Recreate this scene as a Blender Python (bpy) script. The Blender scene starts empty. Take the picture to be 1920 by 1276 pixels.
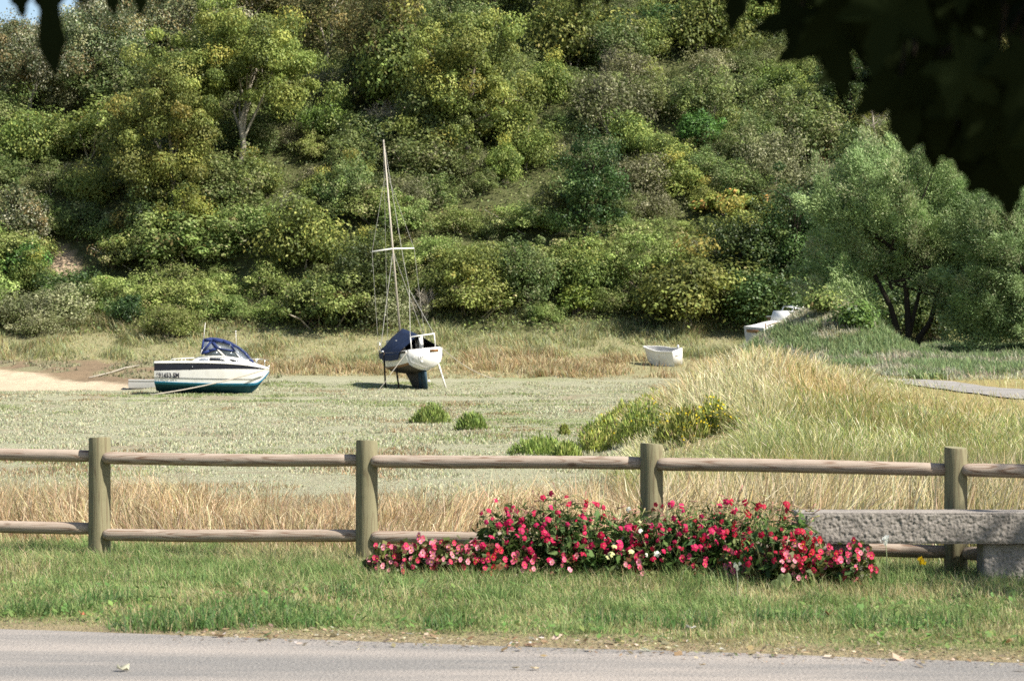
import bpy, math, random
import numpy as np
from mathutils import Vector, Matrix, Euler
SEED = 7
rng = np.random.default_rng(SEED)
random.seed(SEED)
R = math.radians
scene = bpy.context.scene
COL = scene.collection
F = 4500.0 / 1920.0          # focal length in image widths; photo pixels are turned into metres with 4500 px
FP, CX, HY, EYE = 4500.0, 960.0, 655.0, 1.5

# ------------------------------------------------------------------ helpers
def sm(a, b, x):
    t = np.clip((np.asarray(x, float) - a) / (b - a), 0, 1)
    return t * t * (3 - 2 * t)

def vnoise(x, y, seed=0):
    x = np.asarray(x, float); y = np.asarray(y, float)
    xi = np.floor(x).astype(np.int64); yi = np.floor(y).astype(np.int64)
    xf = x - xi; yf = y - yi
    u = xf * xf * (3 - 2 * xf); v = yf * yf * (3 - 2 * yf)
    def h(a, b):
        n = (a * 374761393 + b * 668265263 + seed * 982451653) & 0x7fffffff
        n = ((n ^ (n >> 13)) * 1274126177) & 0x7fffffff
        return ((n ^ (n >> 16)) & 0xffff) / 65535.0
    return (h(xi, yi) * (1 - u) + h(xi + 1, yi) * u) * (1 - v) + (h(xi, yi + 1) * (1 - u) + h(xi + 1, yi + 1) * u) * v

def fnoise(x, y, seed=0, o=3):
    s = 0; a = 1; t = 0
    for i in range(o):
        s = s + a * vnoise(np.asarray(x) * 2 ** i + 17.3 * i, np.asarray(y) * 2 ** i + 5.1 * i, seed + i); t += a; a *= .5
    return s / t

def tag(o, label=None, cat=None, group=None, kind=None):
    if label: o['label'] = label
    if cat: o['category'] = cat
    if group: o['group'] = group
    if kind: o['kind'] = kind
    return o

def empty(name, loc, rot=(0, 0, 0), label=None, cat=None, group=None):
    o = bpy.data.objects.new(name, None); COL.objects.link(o)
    o.location = loc; o.rotation_euler = rot; o.empty_display_size = .2
    return tag(o, label, cat, group)

def link(name, me, parent=None, loc=None, rot=None, scale=None):
    o = bpy.data.objects.new(name, me); COL.objects.link(o)
    if parent is not None: o.parent = parent
    if loc is not None: o.location = loc
    if rot is not None: o.rotation_euler = rot
    if scale is not None: o.scale = scale
    return o

def make_mesh(name, verts, polys, mats, mi=None, col=None, smooth=False):
    """polys: list of (M,k) int arrays; mi: list of material index (int or array) per entry."""
    me = bpy.data.meshes.new(name)
    verts = np.asarray(verts, np.float32)
    me.vertices.add(len(verts)); me.vertices.foreach_set('co', verts.ravel())
    loops = np.concatenate([p.ravel() for p in polys]).astype(np.int32)
    tot = np.concatenate([np.full(len(p), p.shape[1], np.int32) for p in polys])
    st = np.concatenate([[0], np.cumsum(tot)[:-1]]).astype(np.int32)
    me.loops.add(len(loops)); me.loops.foreach_set('vertex_index', loops)
    me.polygons.add(len(tot)); me.polygons.foreach_set('loop_start', st)
    try: me.polygons.foreach_set('loop_total', tot)
    except Exception: pass
    for m in (mats if isinstance(mats, (list, tuple)) else [mats]): me.materials.append(m)
    if mi is not None:
        a = np.concatenate([np.broadcast_to(np.asarray(i, np.int32), (len(p),)) for i, p in zip(mi, polys)])
        me.polygons.foreach_set('material_index', a.astype(np.int32))
    if smooth is True:
        me.polygons.foreach_set('use_smooth', np.ones(len(tot), bool))
    if col is not None:
        c = np.ones((len(verts), 4), np.float32); c[:, :3] = np.clip(col, 0, 1)
        at_ = me.color_attributes.new('col', 'FLOAT_COLOR', 'POINT')
        at_.data.foreach_set('color', c.ravel())
    me.update(calc_edges=True)
    return me

class MB:
    """collects boxes, tubes, lofts, leaves into one mesh"""
    def __init__(s): s.v = []; s.p = []; s.m = []; s.c = []; s.n = 0
    def add(s, v, polys, m=0, c=(1, 1, 1)):
        v = np.asarray(v, float); b = s.n
        s.v.append(v); s.n += len(v)
        c = np.asarray(c, float)
        s.c.append(np.broadcast_to(c, (len(v), 3)) if c.ndim == 1 else c)
        for q in polys:
            q = np.asarray(q, np.int64)
            if q.size: s.p.append(q + b); s.m.append(m)
        return s
    def box(s, c, d, m=0, rot=None):
        x, y, z = [k / 2 for k in d]
        v = np.array([[-x, -y, -z], [x, -y, -z], [x, y, -z], [-x, y, -z], [-x, -y, z], [x, -y, z], [x, y, z], [-x, y, z]])
        if rot is not None: v = v @ np.array(Euler(rot).to_matrix()).T
        return s.add(v + np.array(c), [np.array([[0, 3, 2, 1], [4, 5, 6, 7], [0, 1, 5, 4], [1, 2, 6, 5], [2, 3, 7, 6], [3, 0, 4, 7]])], m)
    def tube(s, pts, r, n=6, m=0, cap=True, c=(1, 1, 1)):
        pts = np.asarray(pts, float); k = len(pts)
        r = np.broadcast_to(np.asarray(r, float), (k,))
        t = np.gradient(pts, axis=0); t /= np.linalg.norm(t, axis=1)[:, None] + 1e-12
        ref = np.array([0, 0, 1.]) if abs(t[0, 2]) < .9 else np.array([1., 0, 0])
        a = np.cross(t, ref); a /= np.linalg.norm(a, axis=1)[:, None] + 1e-12
        b = np.cross(t, a)
        an = np.linspace(0, 2 * np.pi, n, endpoint=False)
        v = (pts[:, None] + r[:, None, None] * (np.cos(an)[None, :, None] * a[:, None] + np.sin(an)[None, :, None] * b[:, None])).reshape(-1, 3)
        i = np.arange(k - 1)[:, None] * n; j = np.arange(n)[None]; j2 = (j + 1) % n
        q = np.stack([i + j, i + j2, i + n + j2, i + n + j], -1).reshape(-1, 4)
        ps = [q]
        if cap: ps += [np.arange(n)[::-1][None], (np.arange(n) + (k - 1) * n)[None]]
        return s.add(v, ps, m, c)
    def grid(s, P, m=0, closed=False, flip=False, c=(1, 1, 1)):
        """P: (rows, cols, 3)"""
        P = np.asarray(P, float); a, b = P.shape[:2]
        i = np.arange(a - 1)[:, None]; j = np.arange(b if closed else b - 1)[None]; j2 = (j + 1) % b
        q = np.stack([i * b + j, i * b + j2, (i + 1) * b + j2, (i + 1) * b + j], -1).reshape(-1, 4)
        if flip: q = q[:, ::-1]
        return s.add(P.reshape(-1, 3), [q], m, c)
    def poly(s, v, m=0):
        return s.add(v, [np.arange(len(v))[None]], m)
    def slab(s, v, th, m=0):
        """polygon v thickened by vector th"""
        v = np.asarray(v, float); n = len(v); w = v + np.asarray(th, float)
        j = np.arange(n); j2 = (j + 1) % n
        return s.add(np.concatenate([v, w]), [np.arange(n)[::-1][None], (np.arange(n) + n)[None], np.stack([j, j2, j2 + n, j + n], -1)], m)
    def mesh(s, name, mats, smooth=False):
        return make_mesh(name, np.concatenate(s.v), s.p, mats, s.m, np.concatenate(s.c), smooth)
    def build(s, name, mats, parent=None, smooth=False, loc=None, rot=None):
        return link(name, s.mesh(name, mats, smooth), parent, loc, rot)

# ------------------------------------------------------------------ materials
def new_mat(name):
    m = bpy.data.materials.new(name); m.use_nodes = True
    nt = m.node_tree; nt.nodes.clear()
    out = nt.nodes.new('ShaderNodeOutputMaterial')
    return m, nt, out

def N(nt, t, **kw):
    n = nt.nodes.new(t)
    for k, v in kw.items():
        if k.startswith('_'): setattr(n, k[1:], v)
        else: n.inputs[k.replace('__', ' ')].default_value = v
    return n

def plain(name, col, rough=.5, spec=.4, metal=0, bump=0, bscale=30, var=.0, vscale=6, dirt=None, dscale=2.0, damt=.5):
    m, nt, out = new_mat(name); L = nt.links.new
    b = N(nt, 'ShaderNodeBsdfPrincipled', Roughness=rough, Metallic=metal)
    b.inputs['Specular IOR Level'].default_value = spec
    tc = N(nt, 'ShaderNodeTexCoord')
    src = None
    if var or dirt:
        n1 = N(nt, 'ShaderNodeTexNoise', Scale=vscale, Detail=5); L(tc.outputs['Object'], n1.inputs['Vector'])
        mx = N(nt, 'ShaderNodeMix', _data_type='RGBA')
        mx.inputs['A'].default_value = (*[c * (1 - var) for c in col], 1); mx.inputs['B'].default_value = (*[min(1, c * (1 + var)) for c in col], 1)
        L(n1.outputs['Fac'], mx.inputs['Factor']); src = mx.outputs['Result']
        if dirt:
            n2 = N(nt, 'ShaderNodeTexNoise', Scale=dscale, Detail=8, Roughness=.7); L(tc.outputs['Object'], n2.inputs['Vector'])
            r2 = N(nt, 'ShaderNodeMapRange'); r2.inputs['From Min'].default_value = .52; r2.inputs['From Max'].default_value = .72; r2.inputs['To Max'].default_value = damt
            L(n2.outputs['Fac'], r2.inputs['Value'])
            m2 = N(nt, 'ShaderNodeMix', _data_type='RGBA'); m2.inputs['B'].default_value = (*dirt, 1)
            L(src, m2.inputs['A']); L(r2.outputs['Result'], m2.inputs['Factor']); src = m2.outputs['Result']
        L(src, b.inputs['Base Color'])
    else: b.inputs['Base Color'].default_value = (*col, 1)
    if bump:
        n3 = N(nt, 'ShaderNodeTexNoise', Scale=bscale, Detail=6); L(tc.outputs['Object'], n3.inputs['Vector'])
        bp = N(nt, 'ShaderNodeBump', Strength=bump, Distance=.02); L(n3.outputs['Fac'], bp.inputs['Height']); L(bp.outputs['Normal'], b.inputs['Normal'])
    L(b.outputs['BSDF'], out.inputs['Surface'])
    return m

def leafmat(name, trans=.3, rough=.5, spec=.3, objvar=.25, hue=.03):
    m, nt, out = new_mat(name); L = nt.links.new
    a = N(nt, 'ShaderNodeAttribute', _attribute_name='col')
    oi = N(nt, 'ShaderNodeObjectInfo')
    hs = N(nt, 'ShaderNodeHueSaturation')
    r1 = N(nt, 'ShaderNodeMapRange'); r1.inputs['To Min'].default_value = 1 - objvar; r1.inputs['To Max'].default_value = 1 + objvar
    L(oi.outputs['Random'], r1.inputs['Value']); L(r1.outputs['Result'], hs.inputs['Value'])
    mu = N(nt, 'ShaderNodeMath', _operation='MULTIPLY'); mu.inputs[1].default_value = 7.31; L(oi.outputs['Random'], mu.inputs[0])
    fr = N(nt, 'ShaderNodeMath', _operation='FRACT'); L(mu.outputs[0], fr.inputs[0])
    r2 = N(nt, 'ShaderNodeMapRange'); r2.inputs['To Min'].default_value = .5 - hue; r2.inputs['To Max'].default_value = .5 + hue
    L(fr.outputs[0], r2.inputs['Value']); L(r2.outputs['Result'], hs.inputs['Hue'])
    L(a.outputs['Color'], hs.inputs['Color'])
    b = N(nt, 'ShaderNodeBsdfPrincipled', Roughness=rough); b.inputs['Specular IOR Level'].default_value = spec
    L(hs.outputs['Color'], b.inputs['Base Color'])
    t = N(nt, 'ShaderNodeBsdfTranslucent'); L(hs.outputs['Color'], t.inputs['Color'])
    mx = N(nt, 'ShaderNodeMixShader'); mx.inputs[0].default_value = trans
    L(b.outputs['BSDF'], mx.inputs[1]); L(t.outputs['BSDF'], mx.inputs[2]); L(mx.outputs[0], out.inputs['Surface'])
    return m

M = {}
M['leaf'] = leafmat('leaf', .3, .55, .25, .22, .018)
M['leaf_gloss'] = leafmat('leaf_gloss', .25, .5, .3)
M['blade'] = leafmat('blade', .35, .6, .2, 0, 0)
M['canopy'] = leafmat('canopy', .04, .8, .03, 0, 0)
M['petal'] = leafmat('petal', .3, .6, .2, .2, .004)
M['bark'] = plain('bark', (.16, .13, .10), .9, .1, bump=.6, bscale=9, var=.35, vscale=5)
M['bark_dark'] = plain('bark_dark', (.035, .028, .02), .9, .1, bump=.6, bscale=9, var=.3)
M['bark_pale'] = plain('bark_pale', (.34, .30, .23), .9, .1, bump=.4, bscale=9, var=.3)

def groundmat():
    m, nt, out = new_mat('ground'); L = nt.links.new
    a = N(nt, 'ShaderNodeAttribute', _attribute_name='col')
    tc = N(nt, 'ShaderNodeTexCoord')
    n1 = N(nt, 'ShaderNodeTexNoise', Scale=3.0, Detail=10, Roughness=.75); L(tc.outputs['Object'], n1.inputs['Vector'])
    n2 = N(nt, 'ShaderNodeTexNoise', Scale=40, Detail=4); L(tc.outputs['Object'], n2.inputs['Vector'])
    ad = N(nt, 'ShaderNodeMath', _operation='ADD'); L(n1.outputs['Fac'], ad.inputs[0]); L(n2.outputs['Fac'], ad.inputs[1])
    r = N(nt, 'ShaderNodeMapRange'); r.inputs['From Min'].default_value = .6; r.inputs['From Max'].default_value = 1.4; r.inputs['To Min'].default_value = .6; r.inputs['To Max'].default_value = 1.35
    L(ad.outputs[0], r.inputs['Value'])
    hs = N(nt, 'ShaderNodeHueSaturation'); L(a.outputs['Color'], hs.inputs['Color']); L(r.outputs['Result'], hs.inputs['Value'])
    b = N(nt, 'ShaderNodeBsdfPrincipled', Roughness=.95); b.inputs['Specular IOR Level'].default_value = .1
    L(hs.outputs['Color'], b.inputs['Base Color'])
    bp = N(nt, 'ShaderNodeBump', Strength=.7, Distance=.06); L(ad.outputs[0], bp.inputs['Height']); L(bp.outputs['Normal'], b.inputs['Normal'])
    L(b.outputs['BSDF'], out.inputs['Surface'])
    return m
M['ground'] = groundmat()

def roadmat(name, base, pink, ang):
    m, nt, out = new_mat(name); L = nt.links.new
    tc = N(nt, 'ShaderNodeTexCoord')
    mp = N(nt, 'ShaderNodeMapping'); mp.inputs['Rotation'].default_value = (0, 0, ang); mp.inputs['Scale'].default_value = (.30, 1.7, 1)
    L(tc.outputs['Object'], mp.inputs['Vector'])
    n1 = N(nt, 'ShaderNodeTexNoise', Scale=1.0, Detail=6, Roughness=.6); L(mp.outputs[0], n1.inputs['Vector'])
    r = N(nt, 'ShaderNodeMapRange'); r.inputs['From Min'].default_value = .42; r.inputs['From Max'].default_value = .62; L(n1.outputs['Fac'], r.inputs['Value'])
    mx = N(nt, 'ShaderNodeMix', _data_type='RGBA'); mx.inputs['A'].default_value = (*base, 1); mx.inputs['B'].default_value = (*pink, 1)
    L(r.outputs['Result'], mx.inputs['Factor'])
    n2 = N(nt, 'ShaderNodeTexNoise', Scale=70, Detail=6, Roughness=.8); L(tc.outputs['Object'], n2.inputs['Vector'])
    v = N(nt, 'ShaderNodeTexVoronoi', Scale=55); L(tc.outputs['Object'], v.inputs['Vector'])
    r2 = N(nt, 'ShaderNodeMapRange'); r2.inputs['From Min'].default_value = .25; r2.inputs['From Max'].default_value = .75; r2.inputs['To Min'].default_value = .62; r2.inputs['To Max'].default_value = 1.32
    L(n2.outputs['Fac'], r2.inputs['Value'])
    hs = N(nt, 'ShaderNodeHueSaturation'); L(mx.outputs['Result'], hs.inputs['Color']); L(r2.outputs['Result'], hs.inputs['Value'])
    # scattered pale grit
    v2 = N(nt, 'ShaderNodeTexVoronoi', Scale=16); L(tc.outputs['Object'], v2.inputs['Vector'])
    lt = N(nt, 'ShaderNodeMath', _operation='LESS_THAN'); lt.inputs[1].default_value = .085; L(v2.outputs['Distance'], lt.inputs[0])
    m3 = N(nt, 'ShaderNodeMix', _data_type='RGBA'); m3.inputs['B'].default_value = (.5, .47, .42, 1)
    L(hs.outputs['Color'], m3.inputs['A'])
    sc = N(nt, 'ShaderNodeMath', _operation='MULTIPLY'); sc.inputs[1].default_value = .6; L(lt.outputs[0], sc.inputs[0]); L(sc.outputs[0], m3.inputs['Factor'])
    b = N(nt, 'ShaderNodeBsdfPrincipled', Roughness=.9); b.inputs['Specular IOR Level'].default_value = .2
    L(m3.outputs['Result'], b.inputs['Base Color'])
    ad = N(nt, 'ShaderNodeMath', _operation='ADD'); L(n2.outputs['Fac'], ad.inputs[0]); L(v.outputs['Distance'], ad.inputs[1])
    bp = N(nt, 'ShaderNodeBump', Strength=.6, Distance=.012); L(ad.outputs[0], bp.inputs['Height']); L(bp.outputs['Normal'], b.inputs['Normal'])
    L(b.outputs['BSDF'], out.inputs['Surface'])
    return m
M['road'] = roadmat('asphalt', (.212, .198, .181), (.33, .290, .252), R(15))
M['path'] = roadmat('path', (.24, .225, .20), (.30, .275, .245), R(60))

def woodmat(name, axis, c1, c2, c3, ringscale=9, streak=.3, green=None):
    """weathered round timber: cathedral grain along 'axis' (0 = x, 2 = z)"""
    m, nt, out = new_mat(name); L = nt.links.new
    tc = N(nt, 'ShaderNodeTexCoord'); oi = N(nt, 'ShaderNodeObjectInfo')
    off = N(nt, 'ShaderNodeVectorMath', _operation='ADD'); L(tc.outputs['Object'], off.inputs[0])
    cm = N(nt, 'ShaderNodeCombineXYZ'); mm = N(nt, 'ShaderNodeMath', _operation='MULTIPLY'); mm.inputs[1].default_value = 37; L(oi.outputs['Random'], mm.inputs[0])
    L(mm.outputs[0], cm.inputs[axis]); L(cm.outputs[0], off.inputs[1])
    mp = N(nt, 'ShaderNodeMapping'); s = [1, 1, 1]; s[axis] = .07; mp.inputs['Scale'].default_value = s
    L(off.outputs[0], mp.inputs['Vector'])
    n0 = N(nt, 'ShaderNodeTexNoise', Scale=ringscale, Detail=1.5); L(mp.outputs[0], n0.inputs['Vector'])
    w = N(nt, 'ShaderNodeMath', _operation='MULTIPLY'); w.inputs[1].default_value = 62; L(n0.outputs['Fac'], w.inputs[0])
    sn = N(nt, 'ShaderNodeMath', _operation='SINE'); L(w.outputs[0], sn.inputs[0])
    r = N(nt, 'ShaderNodeMapRange'); r.inputs['From Min'].default_value = .35; r.inputs['From Max'].default_value = 1.0; L(sn.outputs[0], r.inputs['Value'])
    mp2 = N(nt, 'ShaderNodeMapping'); s = [60, 60, 60]; s[axis] = 1.5; mp2.inputs['Scale'].default_value = s; L(off.outputs[0], mp2.inputs['Vector'])
    n1 = N(nt, 'ShaderNodeTexNoise', Scale=1, Detail=6, Roughness=.7); L(mp2.outputs[0], n1.inputs['Vector'])
    mx = N(nt, 'ShaderNodeMix', _data_type='RGBA'); mx.inputs['A'].default_value = (*c1, 1); mx.inputs['B'].default_value = (*c2, 1)
    L(n1.outputs['Fac'], mx.inputs['Factor'])
    n2 = N(nt, 'ShaderNodeTexNoise', Scale=2.5, Detail=3); L(off.outputs[0], n2.inputs['Vector'])
    r3 = N(nt, 'ShaderNodeMapRange'); r3.inputs['From Min'].default_value = .34; r3.inputs['From Max'].default_value = .52; r3.inputs['To Max'].default_value = streak
    L(n2.outputs['Fac'], r3.inputs['Value'])
    mul = N(nt, 'ShaderNodeMath', _operation='MULTIPLY'); L(r.outputs['Result'], mul.inputs[0]); L(r3.outputs['Result'], mul.inputs[1])
    m2 = N(nt, 'ShaderNodeMix', _data_type='RGBA'); m2.inputs['B'].default_value = (*c3, 1); L(mx.outputs['Result'], m2.inputs['A']); L(mul.outputs[0], m2.inputs['Factor'])
    # grey-green weathering in soft patches
    n5 = N(nt, 'ShaderNodeTexNoise', Scale=9, Detail=7, Roughness=.75); L(off.outputs[0], n5.inputs['Vector'])
    r5 = N(nt, 'ShaderNodeMapRange'); r5.inputs['From Min'].default_value = .48; r5.inputs['From Max'].default_value = .7; r5.inputs['To Max'].default_value = .55
    L(n5.outputs['Fac'], r5.inputs['Value'])
    m6 = N(nt, 'ShaderNodeMix', _data_type='RGBA'); m6.inputs['B'].default_value = (c2[0] * .8, c2[1] * .86, c2[2] * .82, 1); L(m2.outputs['Result'], m6.inputs['A']); L(r5.outputs['Result'], m6.inputs['Factor']); m2 = m6
    # knots
    mp3 = N(nt, 'ShaderNodeMapping'); s = [1, 1, 1]; s[axis] = .45; mp3.inputs['Scale'].default_value = s; L(off.outputs[0], mp3.inputs['Vector'])
    vo = N(nt, 'ShaderNodeTexVoronoi', Scale=6.5); L(mp3.outputs[0], vo.inputs['Vector'])
    r4 = N(nt, 'ShaderNodeMapRange'); r4.inputs['From Min'].default_value = .06; r4.inputs['From Max'].default_value = .13; r4.inputs['To Min'].default_value = .75; r4.inputs['To Max'].default_value = 0
    L(vo.outputs['Distance'], r4.inputs['Value'])
    m3 = N(nt, 'ShaderNodeMix', _data_type='RGBA'); m3.inputs['B'].default_value = (*[k * .8 for k in c3], 1); L(m2.outputs['Result'], m3.inputs['A']); L(r4.outputs['Result'], m3.inputs['Factor'])
    b = N(nt, 'ShaderNodeBsdfPrincipled', Roughness=.85); b.inputs['Specular IOR Level'].default_value = .2
    L(m3.outputs['Result'], b.inputs['Base Color'])
    bp = N(nt, 'ShaderNodeBump', Strength=.45, Distance=.008); L(n1.outputs['Fac'], bp.inputs['Height']); L(bp.outputs['Normal'], b.inputs['Normal'])
    L(b.outputs['BSDF'], out.inputs['Surface'])
    return m
M['rail'] = woodmat('rail_wood', 0, (.43, .345, .27), (.31, .245, .19), (.18, .105, .066), 15, .9)
M['post'] = woodmat('post_wood', 2, (.255, .228, .135), (.175, .158, .09), (.12, .085, .05), 13, .6)
M['post_end'] = plain('post_end', (.24, .22, .13), .9, .1, bump=.4, bscale=60, var=.3, vscale=25)

M['gel'] = plain('gelcoat', (.70, .68, .63), .3, .5, var=.05, dirt=(.42, .38, .30), dscale=1.6, damt=.45)
M['white'] = plain('white_paint', (.78, .75, .69), .45, .4, var=.06, vscale=4, dirt=(.45, .38, .28), dscale=3, damt=.5)
M['navy_band'] = plain('navy_band', (.008, .010, .022), .35, .5, var=.4)
M['teal'] = plain('teal_antifoul', (.014, .15, .25), .7, .25, var=.3, vscale=3, dirt=(.10, .20, .22), dscale=4, damt=.5)
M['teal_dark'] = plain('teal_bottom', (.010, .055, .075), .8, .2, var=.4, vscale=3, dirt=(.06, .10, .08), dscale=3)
M['blue_cloth'] = plain('blue_canvas', (.020, .034, .115), .85, .2, var=.2, bump=.3, bscale=14)
M['navy_cloth'] = plain('navy_tarpaulin', (.010, .020, .052), .7, .3, var=.35, vscale=4, bump=.7, bscale=4)
M['dark'] = plain('dark_inside', (.01, .01, .012), .9, .1)
M['steel'] = plain('steel', (.62, .62, .60), .3, .5, metal=.9)
M['alu'] = plain('mast_alloy', (.40, .35, .28), .5, .4, var=.15)
M['rope'] = plain('rope', (.36, .32, .26), .9, .1, var=.2)
M['wire'] = plain('wire', (.34, .32, .28), .5, .4)
M['grey_hull'] = plain('grey_bottom', (.075, .066, .055), .85, .2, var=.3, vscale=3, dirt=(.06, .06, .05), dscale=2, damt=.8)
M['keel'] = plain('blue_keel', (.03, .055, .075), .85, .2, var=.5, vscale=4, dirt=(.14, .12, .09), dscale=3)
M['varnish'] = plain('varnished_wood', (.20, .10, .035), .5, .4, var=.3, vscale=8)
M['grey_rubber'] = plain('grey_rubber', (.42, .41, .39), .7, .3, var=.1)
M['sand'] = plain('sand', (.50, .37, .24), .95, .1, bump=.5, bscale=3, var=.15)

def glassmat(name, col, alpha):
    m, nt, out = new_mat(name); L = nt.links.new
    b = N(nt, 'ShaderNodeBsdfPrincipled', Roughness=.12); b.inputs['Base Color'].default_value = (*col, 1); b.inputs['Specular IOR Level'].default_value = .5
    t = N(nt, 'ShaderNodeBsdfTransparent'); t.inputs['Color'].default_value = (.9, .92, .95, 1)
    mx = N(nt, 'ShaderNodeMixShader'); mx.inputs[0].default_value = alpha
    L(t.outputs[0], mx.inputs[1]); L(b.outputs[0], mx.inputs[2]); L(mx.outputs[0], out.inputs['Surface'])
    return m
M['clear'] = glassmat('clear_plastic', (.30, .33, .38), .42)
M['glass'] = glassmat('window_glass', (.10, .12, .13), .6)
M['dark_glass'] = glassmat('dark_glass', (.03, .035, .04), .85)

def stonemat():
    m, nt, out = new_mat('rough_stone'); L = nt.links.new
    tc = N(nt, 'ShaderNodeTexCoord')
    n1 = N(nt, 'ShaderNodeTexNoise', Scale=4, Detail=8, Roughness=.7); L(tc.outputs['Object'], n1.inputs['Vector'])
    n2 = N(nt, 'ShaderNodeTexNoise', Scale=70, Detail=4); L(tc.outputs['Object'], n2.inputs['Vector'])
    mx = N(nt, 'ShaderNodeMix', _data_type='RGBA'); mx.inputs['A'].default_value = (.17, .15, .13, 1); mx.inputs['B'].default_value = (.34, .305, .265, 1)
    ad = N(nt, 'ShaderNodeMath', _operation='MULTIPLY_ADD'); ad.inputs[1].default_value = .6; L(n1.outputs['Fac'], ad.inputs[0])
    hf = N(nt, 'ShaderNodeMath', _operation='MULTIPLY'); hf.inputs[1].default_value = .4; L(n2.outputs['Fac'], hf.inputs[0]); L(hf.outputs[0], ad.inputs[2])
    r = N(nt, 'ShaderNodeMapRange'); r.inputs['From Min'].default_value = .35; r.inputs['From Max'].default_value = .65; L(ad.outputs[0], r.inputs['Value'])
    L(r.outputs['Result'], mx.inputs['Factor'])
    b = N(nt, 'ShaderNodeBsdfPrincipled', Roughness=.95); b.inputs['Specular IOR Level'].default_value = .1
    L(mx.outputs['Result'], b.inputs['Base Color'])
    bp = N(nt, 'ShaderNodeBump', Strength=.6, Distance=.01); L(n2.outputs['Fac'], bp.inputs['Height']); L(bp.outputs['Normal'], b.inputs['Normal'])
    L(b.outputs['BSDF'], out.inputs['Surface'])
    return m
M['stone'] = stonemat()
# ------------------------------------------------------------------ terrain
def bank(X, D):
    sx = np.where(X < 11.3, 2.5, 1.9)
    return 1.95 * np.exp(-(((X - 11.3) / sx) ** 2 + ((D - 84) / 5.0) ** 2))

SH_D = [0, 112, 116, 122, 128, 132, 136, 140, 144, 400]
SH_Z = [0, 0, .08, .45, .9, 1.35, 2.0, 2.9, 4.4, 4.4 + 256 * .565]
RT_D = [0, 17, 30, 42, 50, 58, 75, 90, 110, 130, 400]
RT_Z = [0, 0, 0, .1, .4, .65, 1.0, 1.4, 1.6, 1.7, 1.7]
XB_D = [0, 17, 25, 40, 60, 85, 110, 128, 400]
XB_X = [3, 3, 2.2, 2.3, 4.3, 6.6, 10.3, 12.5, 14]

PC = None
def emb(X, D):
    xb = np.interp(D, XB_D, XB_X)
    return sm(-1.6, 2.2, X - xb)

def Z(X, D):
    X = np.asarray(X, float); D = np.asarray(D, float)
    t = D + .268 * X
    e = emb(X, D)
    left = -.6 * sm(17.0, 31, t)
    right = np.interp(D, RT_D, RT_Z) * sm(16.5, 22, t) + .4 * np.exp(-(((X - 4.9) / 2.4) ** 2 + ((D - 51) / 9.0) ** 2))
    base = left * (1 - e) + right * e
    sh = -.6 + np.interp(D, SH_D, SH_Z)
    # crest at the far left
    cr = 23.5 + 30 * sm(-37, -22, X)
    far = np.where(sh > cr - 6, cr - 6 + 6 * (1 - np.exp(-(np.maximum(sh - cr + 6, 0)) / 6)), sh)
    k = 1.0
    h = np.clip(.5 + .5 * (base - far) / k, 0, 1)
    z = np.where(D > 100, far * (1 - h) + base * h + k * h * (1 - h) * .5, base)
    z = z + bank(X, D)
    hl = sm(141, 150, D)
    z = z + hl * 5.0 * (fnoise((X * .8 + D * .55) / 7.5, (D * .8 - X * .55) / 26, 203, 2) - .5)
    z = z + hl * 2.6 * (fnoise(X / 11, D / 11, 3) - .5) + hl * 3.0 * (vnoise(X / 23 + 3, D / 30, 9) - .5)
    marsh = sm(24, 32, t)
    z = z + marsh * .10 * (fnoise(X / 2.2, D / 2.6, 5) - .5)
    z = z + .03 * sm(12.4, 13.5, t) * (fnoise(X * 1.3, D * 1.3, 8) - .5)
    # muddy bank behind the sand
    mud = sm(119, 127, D + (X + 27) * .9) * (1 - sm(131, 136, D)) * (1 - sm(-17, -12, X))
    z = z + mud * .55 * (fnoise(X / 1.3, D / 1.3, 21) - .45)
    # hollow where the hillside path comes down
    if PC is not None: z = z - .9 * np.exp(-(((X - PC[0]) / 2.0) ** 2 + ((D - PC[1]) / 4) ** 2))
    return z

_D = np.concatenate([np.arange(13.0, 60, .05), np.arange(60, 300, .1)])
def at(px, py, dmin=13.0):
    X = (px - CX) / FP * _D; zr = EYE + (HY - py) / FP * _D
    ok = (Z(X, _D) >= zr) & (_D >= dmin)
    i = int(np.argmax(ok)) if ok.any() else len(_D) - 1
    return float(X[i]), float(_D[i]), float(Z(X[i], _D[i]))
PC = at(120, 486, 130)
def P(px, py, D):
    return np.array([(px - CX) / FP * D, D, EYE + (HY - py) / FP * D])
def proj(X, D, z):
    return CX + FP * X / D, HY - FP * (z - EYE) / D

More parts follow.
